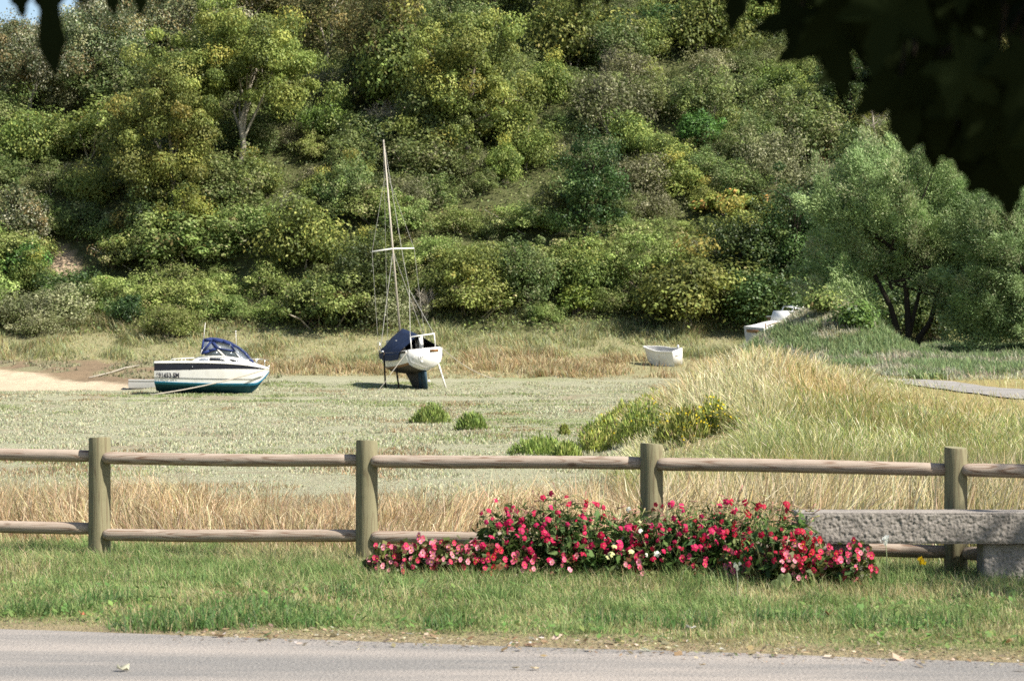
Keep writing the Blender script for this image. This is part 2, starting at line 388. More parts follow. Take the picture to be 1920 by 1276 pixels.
def zone_col(X, D):
    t = D + .268 * X
    e = emb(X, D)
    n = fnoise(X / 3, D / 3, 31); n2 = fnoise(X / 9, D / 9, 33)
    def mixc(c, new, f): return c * (1 - f[..., None]) + np.array(new) * f[..., None]
    c = np.zeros(X.shape + (3,)) + np.array((.30, .29, .19))
    c = mixc(c, (.20, .24, .09), sm(.55, .75, n2) * .7)
    ch = np.exp(-((fnoise(X / 6 + 4, D / 9, 141, 2) - .5) / .022) ** 2) * sm(34, 44, D) * (1 - sm(108, 116, D))
    c = mixc(c, (.25, .20, .13), ch * .8)
    c = mixc(c, (.27, .18, .095), (1 - sm(26, 34, t + 3 * (n - .5))))
    c = mixc(c, (.30, .24, .10), e * sm(17, 19, t))
    c = mixc(c, (.14, .15, .06), e * sm(66, 78, D) * .8)
    dry = sm(123, 128, D + 3 * (n - .5)) * (1 - e)
    c = mixc(c, (.25, .23, .12), dry)
    sx = X + 27
    up = 128.5 - sx * 1.15
    sand = sm(113.0, 115.5, D + (n - .5) * 2) * (1 - sm(up - .6, up + .6, D)) * (1 - sm(-19.5, -17.5, X))
    mud = sm(up - .6, up + .6, D) * (1 - sm(132, 134, D + 2 * (n - .5))) * (1 - sm(-16, -12, X)) * sm(113, 115, D)
    c = mixc(c, (.50, .385, .265), sand)
    c = mixc(c, (.20, .145, .09), mud)
    g = mud * sm(.48, .62, fnoise(X / 1.5, D / 1.5, 55)) * sm(124, 128, D)
    c = mixc(c, (.22, .22, .12), g * .7)
    c = mixc(c, (.085, .09, .036), sm(138, 143, D + 4 * (n - .5)))
    lawn = (1 - sm(16.2, 16.9, t))
    c = mixc(c, (.17, .17, .07), lawn)
    c = mixc(c, (.30, .23, .145), lawn * .7 * (1 - sm(12.15, 12.75, t + 1.3 * (n - .5))))
    pth = np.exp(-(((X - PC[0] + (D - PC[1]) * .25) / 1.5) ** 2 + ((D - PC[1]) / 3.2) ** 2))
    c = mixc(c, (.40, .30, .20), sm(.55, .75, pth + .25 * (fnoise(X / .8, D / .8, 39) - .5)))
    return c

ds = np.concatenate([np.linspace(-60, 10, 12, endpoint=False), np.arange(10, 36, .22), np.arange(36, 112, .55), np.arange(112, 215, .5), np.arange(215, 420, 8)])
xs = np.concatenate([np.arange(-160, -46, 6.0), np.arange(-46, -12, .55), np.arange(-12, 12, .28), np.arange(12, 46, .55), np.arange(46, 161, 6.0)])
GX, GD = np.meshgrid(xs, ds)
GZ = Z(GX, GD)
gm = MB(); gm.grid(np.stack([GX, GD, GZ], -1), c=zone_col(GX, GD).reshape(-1, 3))
# the land goes on to the horizon on every side
b = 2500.0
rim = np.array([[-160, -60], [161 - 5, -60], [161 - 5, 412], [-160, 412]], float)
def ring(x0, x1, y0, y1, zz): return np.array([[x0, y0, zz], [x1, y0, zz], [x1, y1, zz], [x0, y1, zz]])
xl, xr, yb, yt = xs[0], xs[-1], ds[0], ds[-1]
for P4 in (ring(-b, b, -b, yb, 0), ring(-b, xl, yb, 120, -.6), ring(xr, b, yb, 120, 0)):
    gm.add(P4, [np.array([[0, 1, 2, 3]])], 0, (.14, .14, .06))
tag(gm.build('ground', M['ground'], smooth=True), kind='structure')

# hills beyond the sheet, left and right
for nm, sx in (('hills', -1), ('hills', 1)):
    h = MB(); u = np.linspace(0, 1, 24); v = np.linspace(0, 1, 14)
    U, V = np.meshgrid(u, v)
    HX = sx * (158 + U * 500); HD = 120 + V * 320
    HZ = -1.2 + V * 40 * (.75 + .5 * fnoise(U * 5, V * 3, 71)) * (1 - U * .6)
    h.grid(np.stack([HX, HD, HZ], -1), flip=(sx > 0), c=(.06, .065, .03))
    tag(h.build(nm, M['ground'], smooth=True), kind='structure')

# road, 4 mm above the ground sheet; ragged grass edge
n = 400; tt = np.linspace(-40, 40, n)
dirv = np.array([1, -.268]) / math.hypot(1, .268); nrm = np.array([.268, 1]) / math.hypot(1, .268)
edge = 12.13 / math.hypot(1, .268) + .10 * (fnoise(tt * .9, tt * 0, 4) - .5) + .05 * (fnoise(tt * 6, tt * 0, 6) - .5)
rows = []
for off in (0, .25, 1.2, 2.4, 3.6, 6.2):
    p = tt[:, None] * dirv + (edge * (1 if off == 0 else 0) + (12.13 / math.hypot(1, .268)) * (0 if off == 0 else 1) - off)[:, None] * nrm
    rows.append(np.concatenate([p, np.full((n, 1), .006) + (.02 if 1 < off < 5 else 0)], 1))
rb = MB(); rb.grid(np.array(rows), flip=True)
tag(rb.build('road', M['road'], smooth=True), kind='structure')

# pale footpath on the right-hand bank
cl = np.array([(24, 30), (16, 41), (12.2, 48.5), (10.9, 54.5), (9.9, 60), (8.4, 64.2), (6.6, 66.8), (4.6, 69), (2.8, 71.5)])
s_ = np.linspace(0, len(cl) - 1, 160); ii = np.arange(len(cl))
cx_ = np.interp(s_, ii, cl[:, 0]); cd_ = np.interp(s_, ii, cl[:, 1])
for _ in range(6):
    cx_[1:-1] = (cx_[:-2] + cx_[1:-1] * 2 + cx_[2:]) / 4; cd_[1:-1] = (cd_[:-2] + cd_[1:-1] * 2 + cd_[2:]) / 4
PATH = np.stack([cx_, cd_], 1)
tv = np.gradient(PATH, axis=0); tv /= np.linalg.norm(tv, axis=1)[:, None]; nv = np.stack([-tv[:, 1], tv[:, 0]], 1)
rows = []
for k, o in enumerate((-.78, -.4, 0, .4, .78)):
    p = PATH + nv * (o + (.15 * (fnoise(s_ * 3, s_ * 0 + k, 14) - .5) if abs(o) > .7 else 0))[:, None] if abs(o) > .7 else PATH + nv * o
    rows.append(np.concatenate([p, (Z(p[:, 0], p[:, 1]) + .03)[:, None]], 1))
pb = MB(); pb.grid(np.array(rows), flip=False)
tag(pb.build('path', M['path'], smooth=True), kind='structure')
def path_dist(X, D):
    d = np.full(np.shape(X), 1e9)
    for q in PATH[::3]:
        d = np.minimum(d, np.hypot(X - q[0], D - q[1]))
    return d

# ------------------------------------------------------------------ grass
DIN = at(1246, 683.5, 100)
YB_L = (
    ('yellow green bush at the left end of the flowered bank, next to the marsh', 1145, 836, 110, 66, 40),
    ('small brownish bush in front of the left end of the flowered bank', 1118, 850, 70, 40, 10),
    ('bush with scattered yellow flowers right behind the third fence post', 1215, 826, 120, 74, 90),
    ('higher olive bush at the back of the flowered bank left of the golden grass', 1228, 792, 110, 56, 40),
    ('bush with many yellow flowers right of the third fence post', 1285, 832, 110, 66, 160),
    ('brightest yellow flowered bush at the right end of the flowered bank', 1345, 812, 90, 62, 200),
    ('dull olive bush on the upper edge of the flowered bank', 1180, 800, 90, 50, 25))
YB_AT = []
for q_ in YB_L + (('', 1010, 856, 130, 42, 0), ('', 1062, 858, 80, 34, 0)):
    p_ = at(q_[1], q_[2], 25); YB_AT.append((*p_, q_[3] * p_[1] / FP))
def pick(cols, n, w=None, jit=.18):
    cols = np.asarray(cols, float)
    i = rng.choice(len(cols), n, p=None if w is None else np.asarray(w) / np.sum(w))
    c = cols[i] * (1 + jit * rng.standard_normal((n, 1)))
    return np.clip(c * (1 + .06 * rng.standard_normal((n, 3))), .004, .95)

def blades(name, X, D, h, w, lean, col, mat='blade', wind=(0, 0), tipcol=None, head=0.0, zoff=0.0, clump=0.0, cs=1.0):
    """thin bent blades of grass, one mesh; head>0 widens the tip into a seed head"""
    n = len(X); z = Z(X, D) + zoff - .01
    a = rng.uniform(0, 2 * np.pi, n); f = rng.uniform(0, np.pi, n)
    L = lean * np.abs(rng.standard_normal(n)) * h
    lx = np.cos(a) * L + wind[0] * h; ly = np.sin(a) * L + wind[1] * h
    if clump:
        lx = lx + h * clump * 2 * (fnoise(X / cs, D / cs, 121, 2) - .5) * 2; ly = ly + h * clump * 2 * (fnoise(X / cs, D / cs, 131, 2) - .5) * 2
    wx = np.cos(f) * w / 2; wy = np.sin(f) * w / 2
    b = np.stack([X, D, z], 1); W = np.stack([wx, wy, 0 * wx], 1)
    m = b + np.stack([lx * .32, ly * .32, h * .55], 1)
    hz = h * np.clip(1 - .35 * (np.hypot(lx, ly) / np.maximum(h, 1e-3)) ** 2, .35, 1)
    t = b + np.stack([lx, ly, hz], 1)
    if head > 0:
        k = .72
        nk = b + np.stack([lx * .6, ly * .6, hz * k + h * 0], 1)
        hd = nk * .5 + t * .5
        V = np.stack([b - W * .6, b + W * .6, nk - W * .45, nk + W * .45, hd - W * head, hd + W * head, t], 1).reshape(-1, 3)
        o = np.arange(n)[:, None] * 7
        q = np.concatenate([o + [[0, 1, 3, 2]], o + [[2, 3, 5, 4]]]); tr = o + [[4, 5, 6]]
        cc = np.repeat(col[:, None], 7, 1)
        if tipcol is not None: cc[:, 3:] = tipcol[:, None]
    else:
        V = np.stack([b - W, b + W, m - W * .8, m + W * .8, t], 1).reshape(-1, 3)
        o = np.arange(n)[:, None] * 5
        q = o + [[0, 1, 3, 2]]; tr = o + [[2, 3, 4]]
        cc = np.repeat(col[:, None], 5, 1)
        if tipcol is not None: cc[:, 2:] = tipcol[:, None]
    me = make_mesh(name, V, [q, tr], M[mat], col=cc.reshape(-1, 3))
    o_ = link(name, me); o_['kind'] = 'stuff'
    return o_

def scatter(n, x0, x1, d0, d1, fan=True, margin=1.0):
    """random points, thinned to what lies near the view wedge"""
    D = rng.uniform(d0, d1, n); X = rng.uniform(x0, x1, n)
    if fan:
        k = np.abs(X) < .2135 * D + margin; X, D = X[k], D[k]
    return X, D

def lin(c): return np.array(c)
# lawn
X, D = scatter(520000, -5.2, 5.2, 10.6, 19, True, .9)
t = D + .268 * X
ed = t - 12.13 + .35 * (fnoise(X * .8, D * .8, 12) - .5) * 2
pt = fnoise(X * 1.1, D * 1.1, 61); pf = fnoise(X * 3.2, D * 3.2, 62)
k = (ed > .02) & (t < 17.0)
dens = np.clip(.22 + .85 * sm(0.0, .55, ed + 1.1 * (pf - .5)), 0, 1) * np.clip(.55 + 1.2 * (pt - .3), .25, 1)
k &= rng.random(len(X)) < dens
X, D, t, ed, pt, pf = X[k], D[k], t[k], ed[k], pt[k], pf[k]
n = len(X)
tuft = sm(.56, .72, pf) * sm(.1, .6, ed)
h = (.022 + .036 * sm(0, 2.2, ed) + .045 * tuft + .065 * sm(2.2, 3.4, ed)) * rng.uniform(.6, 1.35, n)
green = pick([(.165, .255, .075), (.22, .305, .10), (.125, .205, .065), (.29, .345, .13)], n, (4, 4, 2.5, 3.5))
dryc = pick([(.42, .37, .19), (.34, .30, .13), (.50, .43, .26)], n, (3, 3, 2))
pd = np.clip(.25 + .26 * (1 - sm(.1, 1.0, ed)) + .5 * sm(.52, .35, pt) * 1 - .35 * tuft, .05, .9)
isd = rng.random(n) < pd
c = np.where(isd[:, None], dryc, green)
print('lawn', n)
blades('lawn_grass', X, D, h, rng.uniform(.0025, .0055, n), .85, c, wind=(-.12, 0), clump=.5, cs=.22)
# coarse tufts of broad blue-green grass by the road (left) and a low weedy fringe
tx = []; td = []; th = []
for (px, py, r, m) in ((300, 1178, .28, 500), (360, 1170, .3, 500), (480, 1145, .3, 600), (575, 1168, .22, 350), (200, 1130, .2, 250), (660, 1120, .2, 250), (420, 1170, .25, 380), (840, 1180, .15, 150), (1290, 1225, .2, 250), (1160, 1170, .2, 220), (1480, 1165, .22, 260), (1750, 1180, .25, 300), (1640, 1200, .2, 220), (60, 1150, .2, 200)):
    q = at(px, py)
    a = rng.uniform(0, 2 * np.pi, m); rr = r * np.sqrt(rng.random(m))
    tx.append(q[0] + rr * np.cos(a)); td.append(q[1] + rr * np.sin(a) * 1.2); th.append(np.full(m, .105))
X = np.concatenate(tx); D = np.concatenate(td); n = len(X)
blades('coarse_grass', X, D, np.concatenate(th) * rng.uniform(.5, 1.3, n), rng.uniform(.004, .008, n), .8, pick([(.09, .18, .05), (.13, .22, .06), (.14, .20, .09), (.36, .33, .16)], n, (4, 4, 2, 1.5)))

# dead leaves, straw and grit along the crumbling road edge
n = 5200; tt_ = rng.uniform(-5, 5, n); oo = rng.normal(.12, .22, n)
X = tt_ * dirv[0] + (12.13 / math.hypot(1, .268) + oo) * nrm[0]; D = tt_ * dirv[1] + (12.13 / math.hypot(1, .268) + oo) * nrm[1]
k = oo > -.45; X, D, oo = X[k], D[k], oo[k]; n = len(X)
a = rng.uniform(0, 6.28, n); L_ = np.exp(rng.normal(-4.7, .55, n)); W_ = L_ * rng.uniform(.2, .8, n)
zz = Z(X, D) + np.where(oo < .02, .012, .006) + rng.random(n) * .012; tx = np.stack([np.cos(a), np.sin(a), rng.normal(0, .25, n)], 1) * L_[:, None]; ty = np.stack([-np.sin(a), np.cos(a), rng.normal(0, .25, n)], 1) * W_[:, None]
c0 = np.stack([X, D, zz], 1); V = np.stack([c0 - tx, c0 - ty, c0 + tx, c0 + ty], 1).reshape(-1, 3)
cc = pick([(.42, .33, .2), (.30, .2, .11), (.55, .47, .33), (.22, .17, .11), (.16, .2, .08), (.6, .57, .5)], n, (4, 3, 2, 3, 1.5, .6))
o_ = link('verge_litter', make_mesh('verge_litter', V, [np.arange(n * 4).reshape(-1, 4)], M['blade'], col=np.repeat(cc, 4, 0))); o_['kind'] = 'stuff'
# broad-leaved weeds scattered through the lawn
X, D = scatter(9000, -4.5, 4.5, 11, 17, True, .5); t = D + .268 * X
k = (t > 12.5) & (t < 16.6) & (fnoise(X * 1.4, D * 1.4, 151) > .55); X, D = X[k], D[k]; n = len(X)
a = rng.uniform(0, 6.28, n); s1 = rng.uniform(.012, .028, n)[:, None]
tx = np.stack([np.cos(a), np.sin(a), rng.uniform(.1, .7, n)], 1) * s1; ty = np.stack([-np.sin(a), np.cos(a), rng.normal(0, .3, n)], 1) * s1 * .55
c0 = np.stack([X, D, Z(X, D) + rng.uniform(.015, .06, n)], 1); V = np.stack([c0 - tx, c0 - ty, c0 + tx, c0 + ty], 1).reshape(-1, 3)
o_ = link('lawn_weeds', make_mesh('lawn_weeds', V, [np.arange(n * 4).reshape(-1, 4)], M['blade'], col=np.repeat(pick([(.11, .20, .05), (.15, .25, .07), (.20, .27, .08)], n), 4, 0))); o_['kind'] = 'stuff'

# dry grass on the slope behind the fence
X, D = scatter(330000, -9, 8.5, 16.4, 40, True, .8)
t = D + .268 * X; nn = fnoise(X / 1.6, D / 1.6, 41); n5 = fnoise(X / 4, D / 4, 42)
lim = 30 + 7 * (n5 - .5) + 6 * sm(-3.2, 0, X) * (1 - sm(1, 3.5, X))
k = (t > 16.75) & (t < lim) & (rng.random(len(X)) < np.clip((34 - t) / 12, .25, 1) * np.clip(.3 + 1.4 * (nn - .2), .3, 1))
k &= (emb(X, D) < .8) | (t < 18)
X, D, t, nn = X[k], D[k], t[k], nn[k]; n = len(X); print('dry', n)
n6 = fnoise(X / .55, D / .8, 43, 2)
h = (.13 + .34 * sm(.3, .75, nn) + .12 * sm(.5, .75, n6)) * sm(16.4, 19.5, t) ** .5 * rng.uniform(.4, 1.25, n)
c = pick([(.40, .30, .16), (.50, .39, .235), (.31, .215, .11), (.29, .27, .13), (.62, .52, .34), (.35, .24, .13)], n, (4, 4, 2, 2, 2, 2))
blades('dry_grass', X, D, h, rng.uniform(.004, .010, n), .6, c * np.clip(.42 + 1.15 * n6, .5, 1.4)[:, None], wind=(-.05, 0), clump=.8, cs=.5)
# green fringe below the lower rail
X, D = scatter(40000, -5, 5, 15, 20, True, .5); t = D + .268 * X
k = (t > 16.5) & (t < 17.5) & (rng.random(len(X)) < sm(.4, .65, fnoise(X * 1.2, D, 90))); X, D = X[k], D[k]; n = len(X)
blades('fringe_grass', X, D, .16 * rng.uniform(.4, 1.4, n), rng.uniform(.004, .008, n), .6, pick([(.13, .17, .05), (.22, .22, .08), (.40, .32, .17)], n))

# pale straw reeds behind the bench
X, D = scatter(15000, .6, 6, 16.2, 24, True, .8); t = D + .268 * X
k = (t > 17.2) & (t < 22.5) & (X > 1.0 + 1.2 * (fnoise(X, D, 44) - .5)) & (rng.random(len(X)) < sm(.25, .6, fnoise(X * 1.1, D * .8, 45)))
X, D = X[k], D[k]; n = len(X); print('reeds', n)
cs = pick([(.60, .50, .29), (.50, .40, .20), (.66, .57, .37), (.42, .36, .17)], n)
blades('straw_reeds', X, D, rng.uniform(.35, .78, n), rng.uniform(.008, .015, n), .28, cs, wind=(.12, 0), clump=.35, cs=.5)
X, D = scatter(60000, .4, 7, 16.5, 27, True, .8); t = D + .268 * X
k = (t > 17.0) & (emb(X, D) > .25); X, D = X[k], D[k]; n = len(X)
blades('green_undergrowth_grass', X, D, rng.uniform(.15, .5, n) * sm(16.4, 18.5, D + .268 * X), rng.uniform(.005, .010, n), .5, pick([(.15, .19, .06), (.24, .25, .09), (.34, .29, .13), (.10, .15, .05)], n, (3, 3, 3, 2)))

# golden grass mound on the right-hand bank
X, D = scatter(210000, -1, 16, 20, 76, True, .8)
e = emb(X, D); nn = fnoise(X / 2.2, D / 3.5, 47); n2 = fnoise(X / 5, D / 8, 48)
pdist = path_dist(X, D)
ridge = np.exp(-(((X - 4.4) / 2.6) ** 2 + ((D - 50) / 13.0) ** 2))
k = (e > .12 + .3 * (nn - .5)) & (pdist > 1.0) & (rng.random(len(X)) < np.clip(.3 + 1.1 * ridge + .5 * (26 / D), 0, 1) * np.where(D > 62, .5, 1))
for bx, bd, bz, bw in YB_AT:
    k &= ~((np.abs(X - bx) < bw * .5) & (D > bd - 2.6) & (D < bd + .7) & (rng.random(len(X)) < .72))
k &= ~((X / D > .166) & (D > 46) & (D < 70) & (rng.random(len(X)) < .75))
X, D, e, nn, n2, ridge = X[k], D[k], e[k], nn[k], n2[k], ridge[k]; n = len(X); print('golden', n)
cor = np.ones(n)
for bx, bd, bz, bw in YB_AT: cor = np.where((np.abs(X - bx * D / bd) < bw * .5) & (D > bd - 10) & (D < bd + .5), .42, cor)
h = cor * (.34 + .5 * ridge + .22 * (nn - .4)) * np.where(D > 62, .45, 1) * np.where((X / D > .15) & (D > 40), .7, 1) * rng.uniform(.6, 1.2, n)
gold = pick([(.59, .53, .31), (.73, .66, .44), (.49, .445, .235), (.38, .38, .16)], n, (4, 3, 3, 2))
grn = pick([(.19, .24, .06), (.28, .30, .09), (.13, .18, .065)], n)
pg = np.clip(.33 + .9 * sm(.42, .62, n2) - .9 * ridge + .25 * (D < 32), .04, .8)
pg = np.clip(pg + .45 * sm(.46, .6, fnoise(X / 3 + 7, D / 6, 161)) * (D < 46) + .35 * sm(.10, .16, X / D) * (D < 48), 0, .9)
base = np.where((rng.random(n) < pg)[:, None], grn, gold * np.array([.75, .8, .7]))
tip = np.where((rng.random(n) < pg * .62)[:, None], grn * 1.3, gold)
brn = (fnoise(X / 1.5, D / 3, 49) > .68 - .2 * rng.random(n))[:, None]
base = np.where(brn, base * np.array([1.0, .78, .68]), base); tip = np.where(brn, tip * np.array([.92, .8, .68]), tip)
blades('golden_grass', X, D, h, rng.uniform(.008, .015, n) * np.clip(D / 38, .7, 1.5), .55, base, wind=(-.18, 0), tipcol=tip, head=.9, clump=.75, cs=.9)

# grey-green sea purslane carpet of the marsh
X, D = scatter(1500000, -30, 14, 27, 125, True, 1.5)
t = D + .268 * X
k = (emb(X, D) < .35) & (t > 27.5 + 4 * (fnoise(X / 2, D / 2, 51) - .5)) & (rng.random(len(X)) < np.clip((48 / D) ** 1.1, 0, 1))
k &= ~((D > 113.5) & (X < -17.6)) & (D < 124 + 7 * (fnoise(X / 3, D / 3, 52) - .5))
ch = np.exp(-((fnoise(X / 6 + 4, D / 9, 141, 2) - .5) / .022) ** 2) * sm(34, 44, D) * (1 - sm(108, 116, D))
k &= rng.random(len(X)) > ch * .8
X, D = X[k], D[k]; n = len(X); print('purslane', n)
nn = fnoise(X / 1.1, D / 1.6, 53); n2 = fnoise(X / 7, D / 10, 54); n3 = fnoise(X / 2.5, D / 7, 57)
c = pick([(.495, .48, .325), (.43, .425, .275), (.55, .53, .375), (.36, .37, .215), (.40, .335, .215)], n, (5, 5, 2.5, 2.5, 1), .10)
g = (rng.random(n) < sm(.56, .72, n2) * .8)[:, None]
c = np.where(g, pick([(.22, .28, .10), (.30, .33, .14)], n), c)
br = (rng.random(n) < sm(.6, .75, n3) * .55)[:, None]
c = np.where(br, pick([(.36, .25, .14), (.30, .22, .12)], n), c)
h = (.025 + .095 * sm(.35, .7, nn)) * rng.uniform(.4, 1.2, n)
blades('sea_purslane', X, D, h, rng.uniform(.02, .036, n) * np.clip(D / 60, .55, 1.4), 1.0, c)

# tawny grass and rushes along the foot of the hill
X, D = scatter(270000, -34, 24, 120, 150, True, 2)
nn = fnoise(X / 2.0, D / 2.0, 63); n2 = fnoise(X / 6, D / 4, 64)
st = np.where(X < -15, 132.5, np.where(X < -6, 126, 124.5)) + 3.5 * (nn - .5)
k = (D > st) & (D < 147) & (emb(X, D) < .9) & (rng.random(len(X)) < np.clip(.2 + 1.2 * (nn - .2), .15, 1))
k &= ~((X < -16) & (D < 135.5) & (rng.random(len(X)) < .35))
k &= ~((np.abs(X - DIN[0]) < 1.9) & (D > DIN[1] - 5) & (D < DIN[1] + 1.2) & (rng.random(len(X)) < .93))
X, D, nn, n2 = X[k], D[k], nn[k], n2[k]; n = len(X); print('foreshore', n)
tan = pick([(.37, .27, .135), (.44, .345, .18), (.30, .195, .095), (.50, .43, .26)], n, (4, 4, 2, 4))
olv = pick([(.28, .28, .11), (.38, .36, .17), (.21, .24, .09), (.32, .35, .20)], n)
pg = np.clip(sm(128, 136, D + 5 * (n2 - .5)) * .75 + .6 * sm(.42, .6, n2) - .35 * sm(-8, 0, X) * (1 - sm(131, 137, D)), .12, .95)
c = np.where((rng.random(n) < pg)[:, None], olv, tan)
h = (.16 + .62 * sm(.38, .72, nn)) * sm(119, 128, D) * rng.uniform(.5, 1.2, n)
blades('foreshore_grass', X, D, h, rng.uniform(.02, .045, n), .6, c, wind=(-.06, 0), clump=.6, cs=1.2)

# mud-bank weed
X, D = scatter(9000, -34, -12, 118, 134, True, 1); nn = fnoise(X / 1.5, D / 1.5, 55)
k = (D > 130 - (X + 27) * .9) & (nn > .5); X, D = X[k], D[k]; n = len(X)
blades('mud_bank_weed', X, D, rng.uniform(.05, .25, n), rng.uniform(.05, .10, n), .9, pick([(.24, .24, .14), (.16, .17, .08), (.32, .28, .18)], n))

# grey-green turf on the bank and under the tamarisk
X, D = scatter(170000, 6.5, 24, 62, 108, True, 1.5)
k = (path_dist(X, D) > 1.35) & (emb(X, D) > .6); X, D = X[k], D[k]; n = len(X); print('bank', n)
nn = fnoise(X / 1.8, D / 2.5, 67)
c = np.where((nn > .60)[:, None], pick([(.18, .24, .105), (.22, .28, .12)], n), pick([(.36, .36, .25), (.42, .37, .26), (.29, .30, .20)], n))
blades('bank_grass', X, D, (.10 + .25 * sm(.4, .7, nn)) * rng.uniform(.5, 1.2, n), rng.uniform(.02, .045, n), .7, c, wind=(-.2, 0))
# ------------------------------------------------------------------ trees and bushes
PAL = {
 'thorn':   ([(.135, .178, .060), (.170, .195, .078), (.095, .138, .045), (.21, .21, .11), (.185, .228, .068)], (4, 3, 3, 1.2, 2)),
 'grey':    ([(.205, .205, .115), (.26, .255, .16), (.17, .18, .085), (.14, .165, .06)], (3, 2, 2, 2)),
 'bramble': ([(.208, .262, .074), (.265, .305, .105), (.145, .198, .054), (.36, .35, .17), (.24, .18, .08)], (4, 3, 3, 1, .3)),
 'ash':     ([(.200, .238, .062), (.150, .195, .050), (.265, .28, .078), (.32, .29, .07), (.11, .145, .038)], (4, 4, 2.5, .6, 2.5)),
 'yellow':  ([(.27, .285, .065), (.235, .265, .06), (.36, .32, .075), (.17, .205, .05)], (4, 3, 1.4, 2.5)),
 'silver':  ([(.12, .145, .065), (.42, .41, .31), (.20, .20, .10), (.22, .17, .08), (.07, .09, .04)], (4, 1.7, 3, 1.4, 3)),
 'brown':   ([(.15, .155, .055), (.21, .18, .075), (.27, .22, .085), (.10, .115, .042)], (4, 2, 1.2, 3)),
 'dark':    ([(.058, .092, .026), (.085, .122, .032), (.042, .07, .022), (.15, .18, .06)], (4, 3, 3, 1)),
 'ivy':     ([(.095, .165, .036), (.125, .20, .042), (.065, .115, .030)], (3, 3, 2)),
 'bright':  ([(.19, .26, .05), (.25, .29, .06), (.14, .21, .045)], (3, 2, 2)),
 'tamarisk':([(.215, .325, .125), (.265, .36, .15), (.15, .24, .085), (.31, .345, .18)], (4, 3, 3, 1.5)),
 'bracken': ([(.26, .24, .06), (.20, .22, .05), (.32, .17, .06), (.16, .20, .05)], (3, 3, 1.2, 3)),
 'red':     ([(.26, .085, .04), (.20, .12, .05), (.14, .14, .05)], (3, 2, 2)),
}
def leafcloud(mb, C, Rb, per, L, pal, up=.35, droop=.2, flat=.8, wid=.55, rnd=.8, m=0, clumpvar=.22, rg=None):
    """leaf-sized faces on the skins of many small clumps"""
    rg = rg or rng
    cols, w = PAL[pal]; cols = np.array(cols)
    nb = len(C); n = nb * per
    bi = np.repeat(np.arange(nb), per)
    d = rg.standard_normal((n, 3)); d /= np.linalg.norm(d, axis=1)[:, None]
    rr = rg.random(n) ** .4
    p = C[bi] + d * (Rb[bi] * (.35 + .7 * rr) * np.where(rg.random(n) < .16, rg.uniform(1.1, 1.75, n), 1))[:, None] * np.array([1, 1, flat])
    nm = d * .75 + rg.standard_normal((n, 3)) * rnd * .5 + np.array([0, 0, up + .1])
    nm /= np.linalg.norm(nm, axis=1)[:, None]
    tg = rg.standard_normal((n, 3)) + np.array([0, 0, -droop * 2]) + d * .5
    tg -= nm * (tg * nm).sum(1)[:, None]; tg /= np.linalg.norm(tg, axis=1)[:, None] + 1e-9
    bt = np.cross(nm, tg)
    l = (L * rg.uniform(.6, 1.35, n))[:, None]
    v = np.stack([p - tg * l * .5, p - tg * l * .05 + bt * l * wid * .5, p + tg * l * .5 - nm * l * .08, p - tg * l * .05 - bt * l * wid * .5], 1)
    ci = rg.choice(len(cols), n, p=np.array(w) / np.sum(w))
    cb = rg.choice(len(cols), nb, p=np.array(w) / np.sum(w))
    c = np.where((rg.random(n) < .62)[:, None], cols[cb[bi]], cols[ci])
    c = c * (1 + .11 * rg.standard_normal((n, 1))) * (1 + clumpvar * rg.standard_normal(nb))[bi][:, None]
    c = np.clip(c * [1.09, 1.08, .98], .01, .8)
    mb.add(v.reshape(-1, 3), [np.arange(n * 4).reshape(-1, 4)], m, np.repeat(c, 4, 0))

def crown_centres(rg, n, rx, ry, rz, low=-.55, rough=.22, core=.3):
    out = []
    while len(out) < n:
        d = rg.standard_normal(3); d /= np.linalg.norm(d)
        if d[2] < low: continue
        r = (core + (1 - core) * rg.random() ** .5) * (1 + rough * rg.standard_normal())
        out.append([d[0] * rx * r, d[1] * ry * r, d[2] * rz * r])
    return np.array(out)

def limbs(mb, rg, base, top, r0, n=7, spread=1.0, crown=None, m=0, fork=.45, twigs=2, sides=7):
    """tapered, slightly crooked trunk; limbs leave it at different heights and split towards crown points"""
    base = np.array(base, float); top = np.array(top, float); H = np.linalg.norm(top - base)
    tt = np.linspace(0, 1, 7)[:, None]
    tr = base + (top - base) * tt + np.cumsum(rg.standard_normal((7, 3)) * .035 * H, 0) * [1, 1, .2]
    mb.tube(tr, r0 * np.array([1.35, 1.0, .85, .7, .5, .32, .12]), sides, m)
    for k in range(n):
        f = rg.uniform(.28, .9) if k else .38
        i = min(int(f * 6), 5); s = tr[i] + (tr[i + 1] - tr[i]) * (f * 6 - i)
        c = crown[rg.integers(len(crown), size=12)]; g = c[np.argmax(c[:, 2] - s[2] - .5 * np.linalg.norm(c[:, :2] - s[:2], axis=1) * rg.random(12) * 2)] if k % 2 else c[0]
        g = s + (g - s) * rg.uniform(.75, .98); d = np.linalg.norm(g - s); r = r0 * (1 - .75 * f) * .62
        p1 = s + (g - s) * .35 + np.array([0, 0, .10 * d]) + rg.standard_normal(3) * .06 * d
        p2 = s + (g - s) * .7 + np.array([0, 0, .10 * d]) + rg.standard_normal(3) * .08 * d
        mb.tube([s, p1, p2, g], [r, r * .75, r * .5, r * .15], 6, m, cap=False)
        for _ in range(twigs):
            e = p1 + (p2 - p1) * rg.random(); q = e + (rg.standard_normal(3) * .22 + [0, 0, .12]) * d
            mb.tube([e, (e + q) / 2 + rg.standard_normal(3) * .04 * d, q], [r * .45, r * .3, r * .1], 5, m, cap=False)

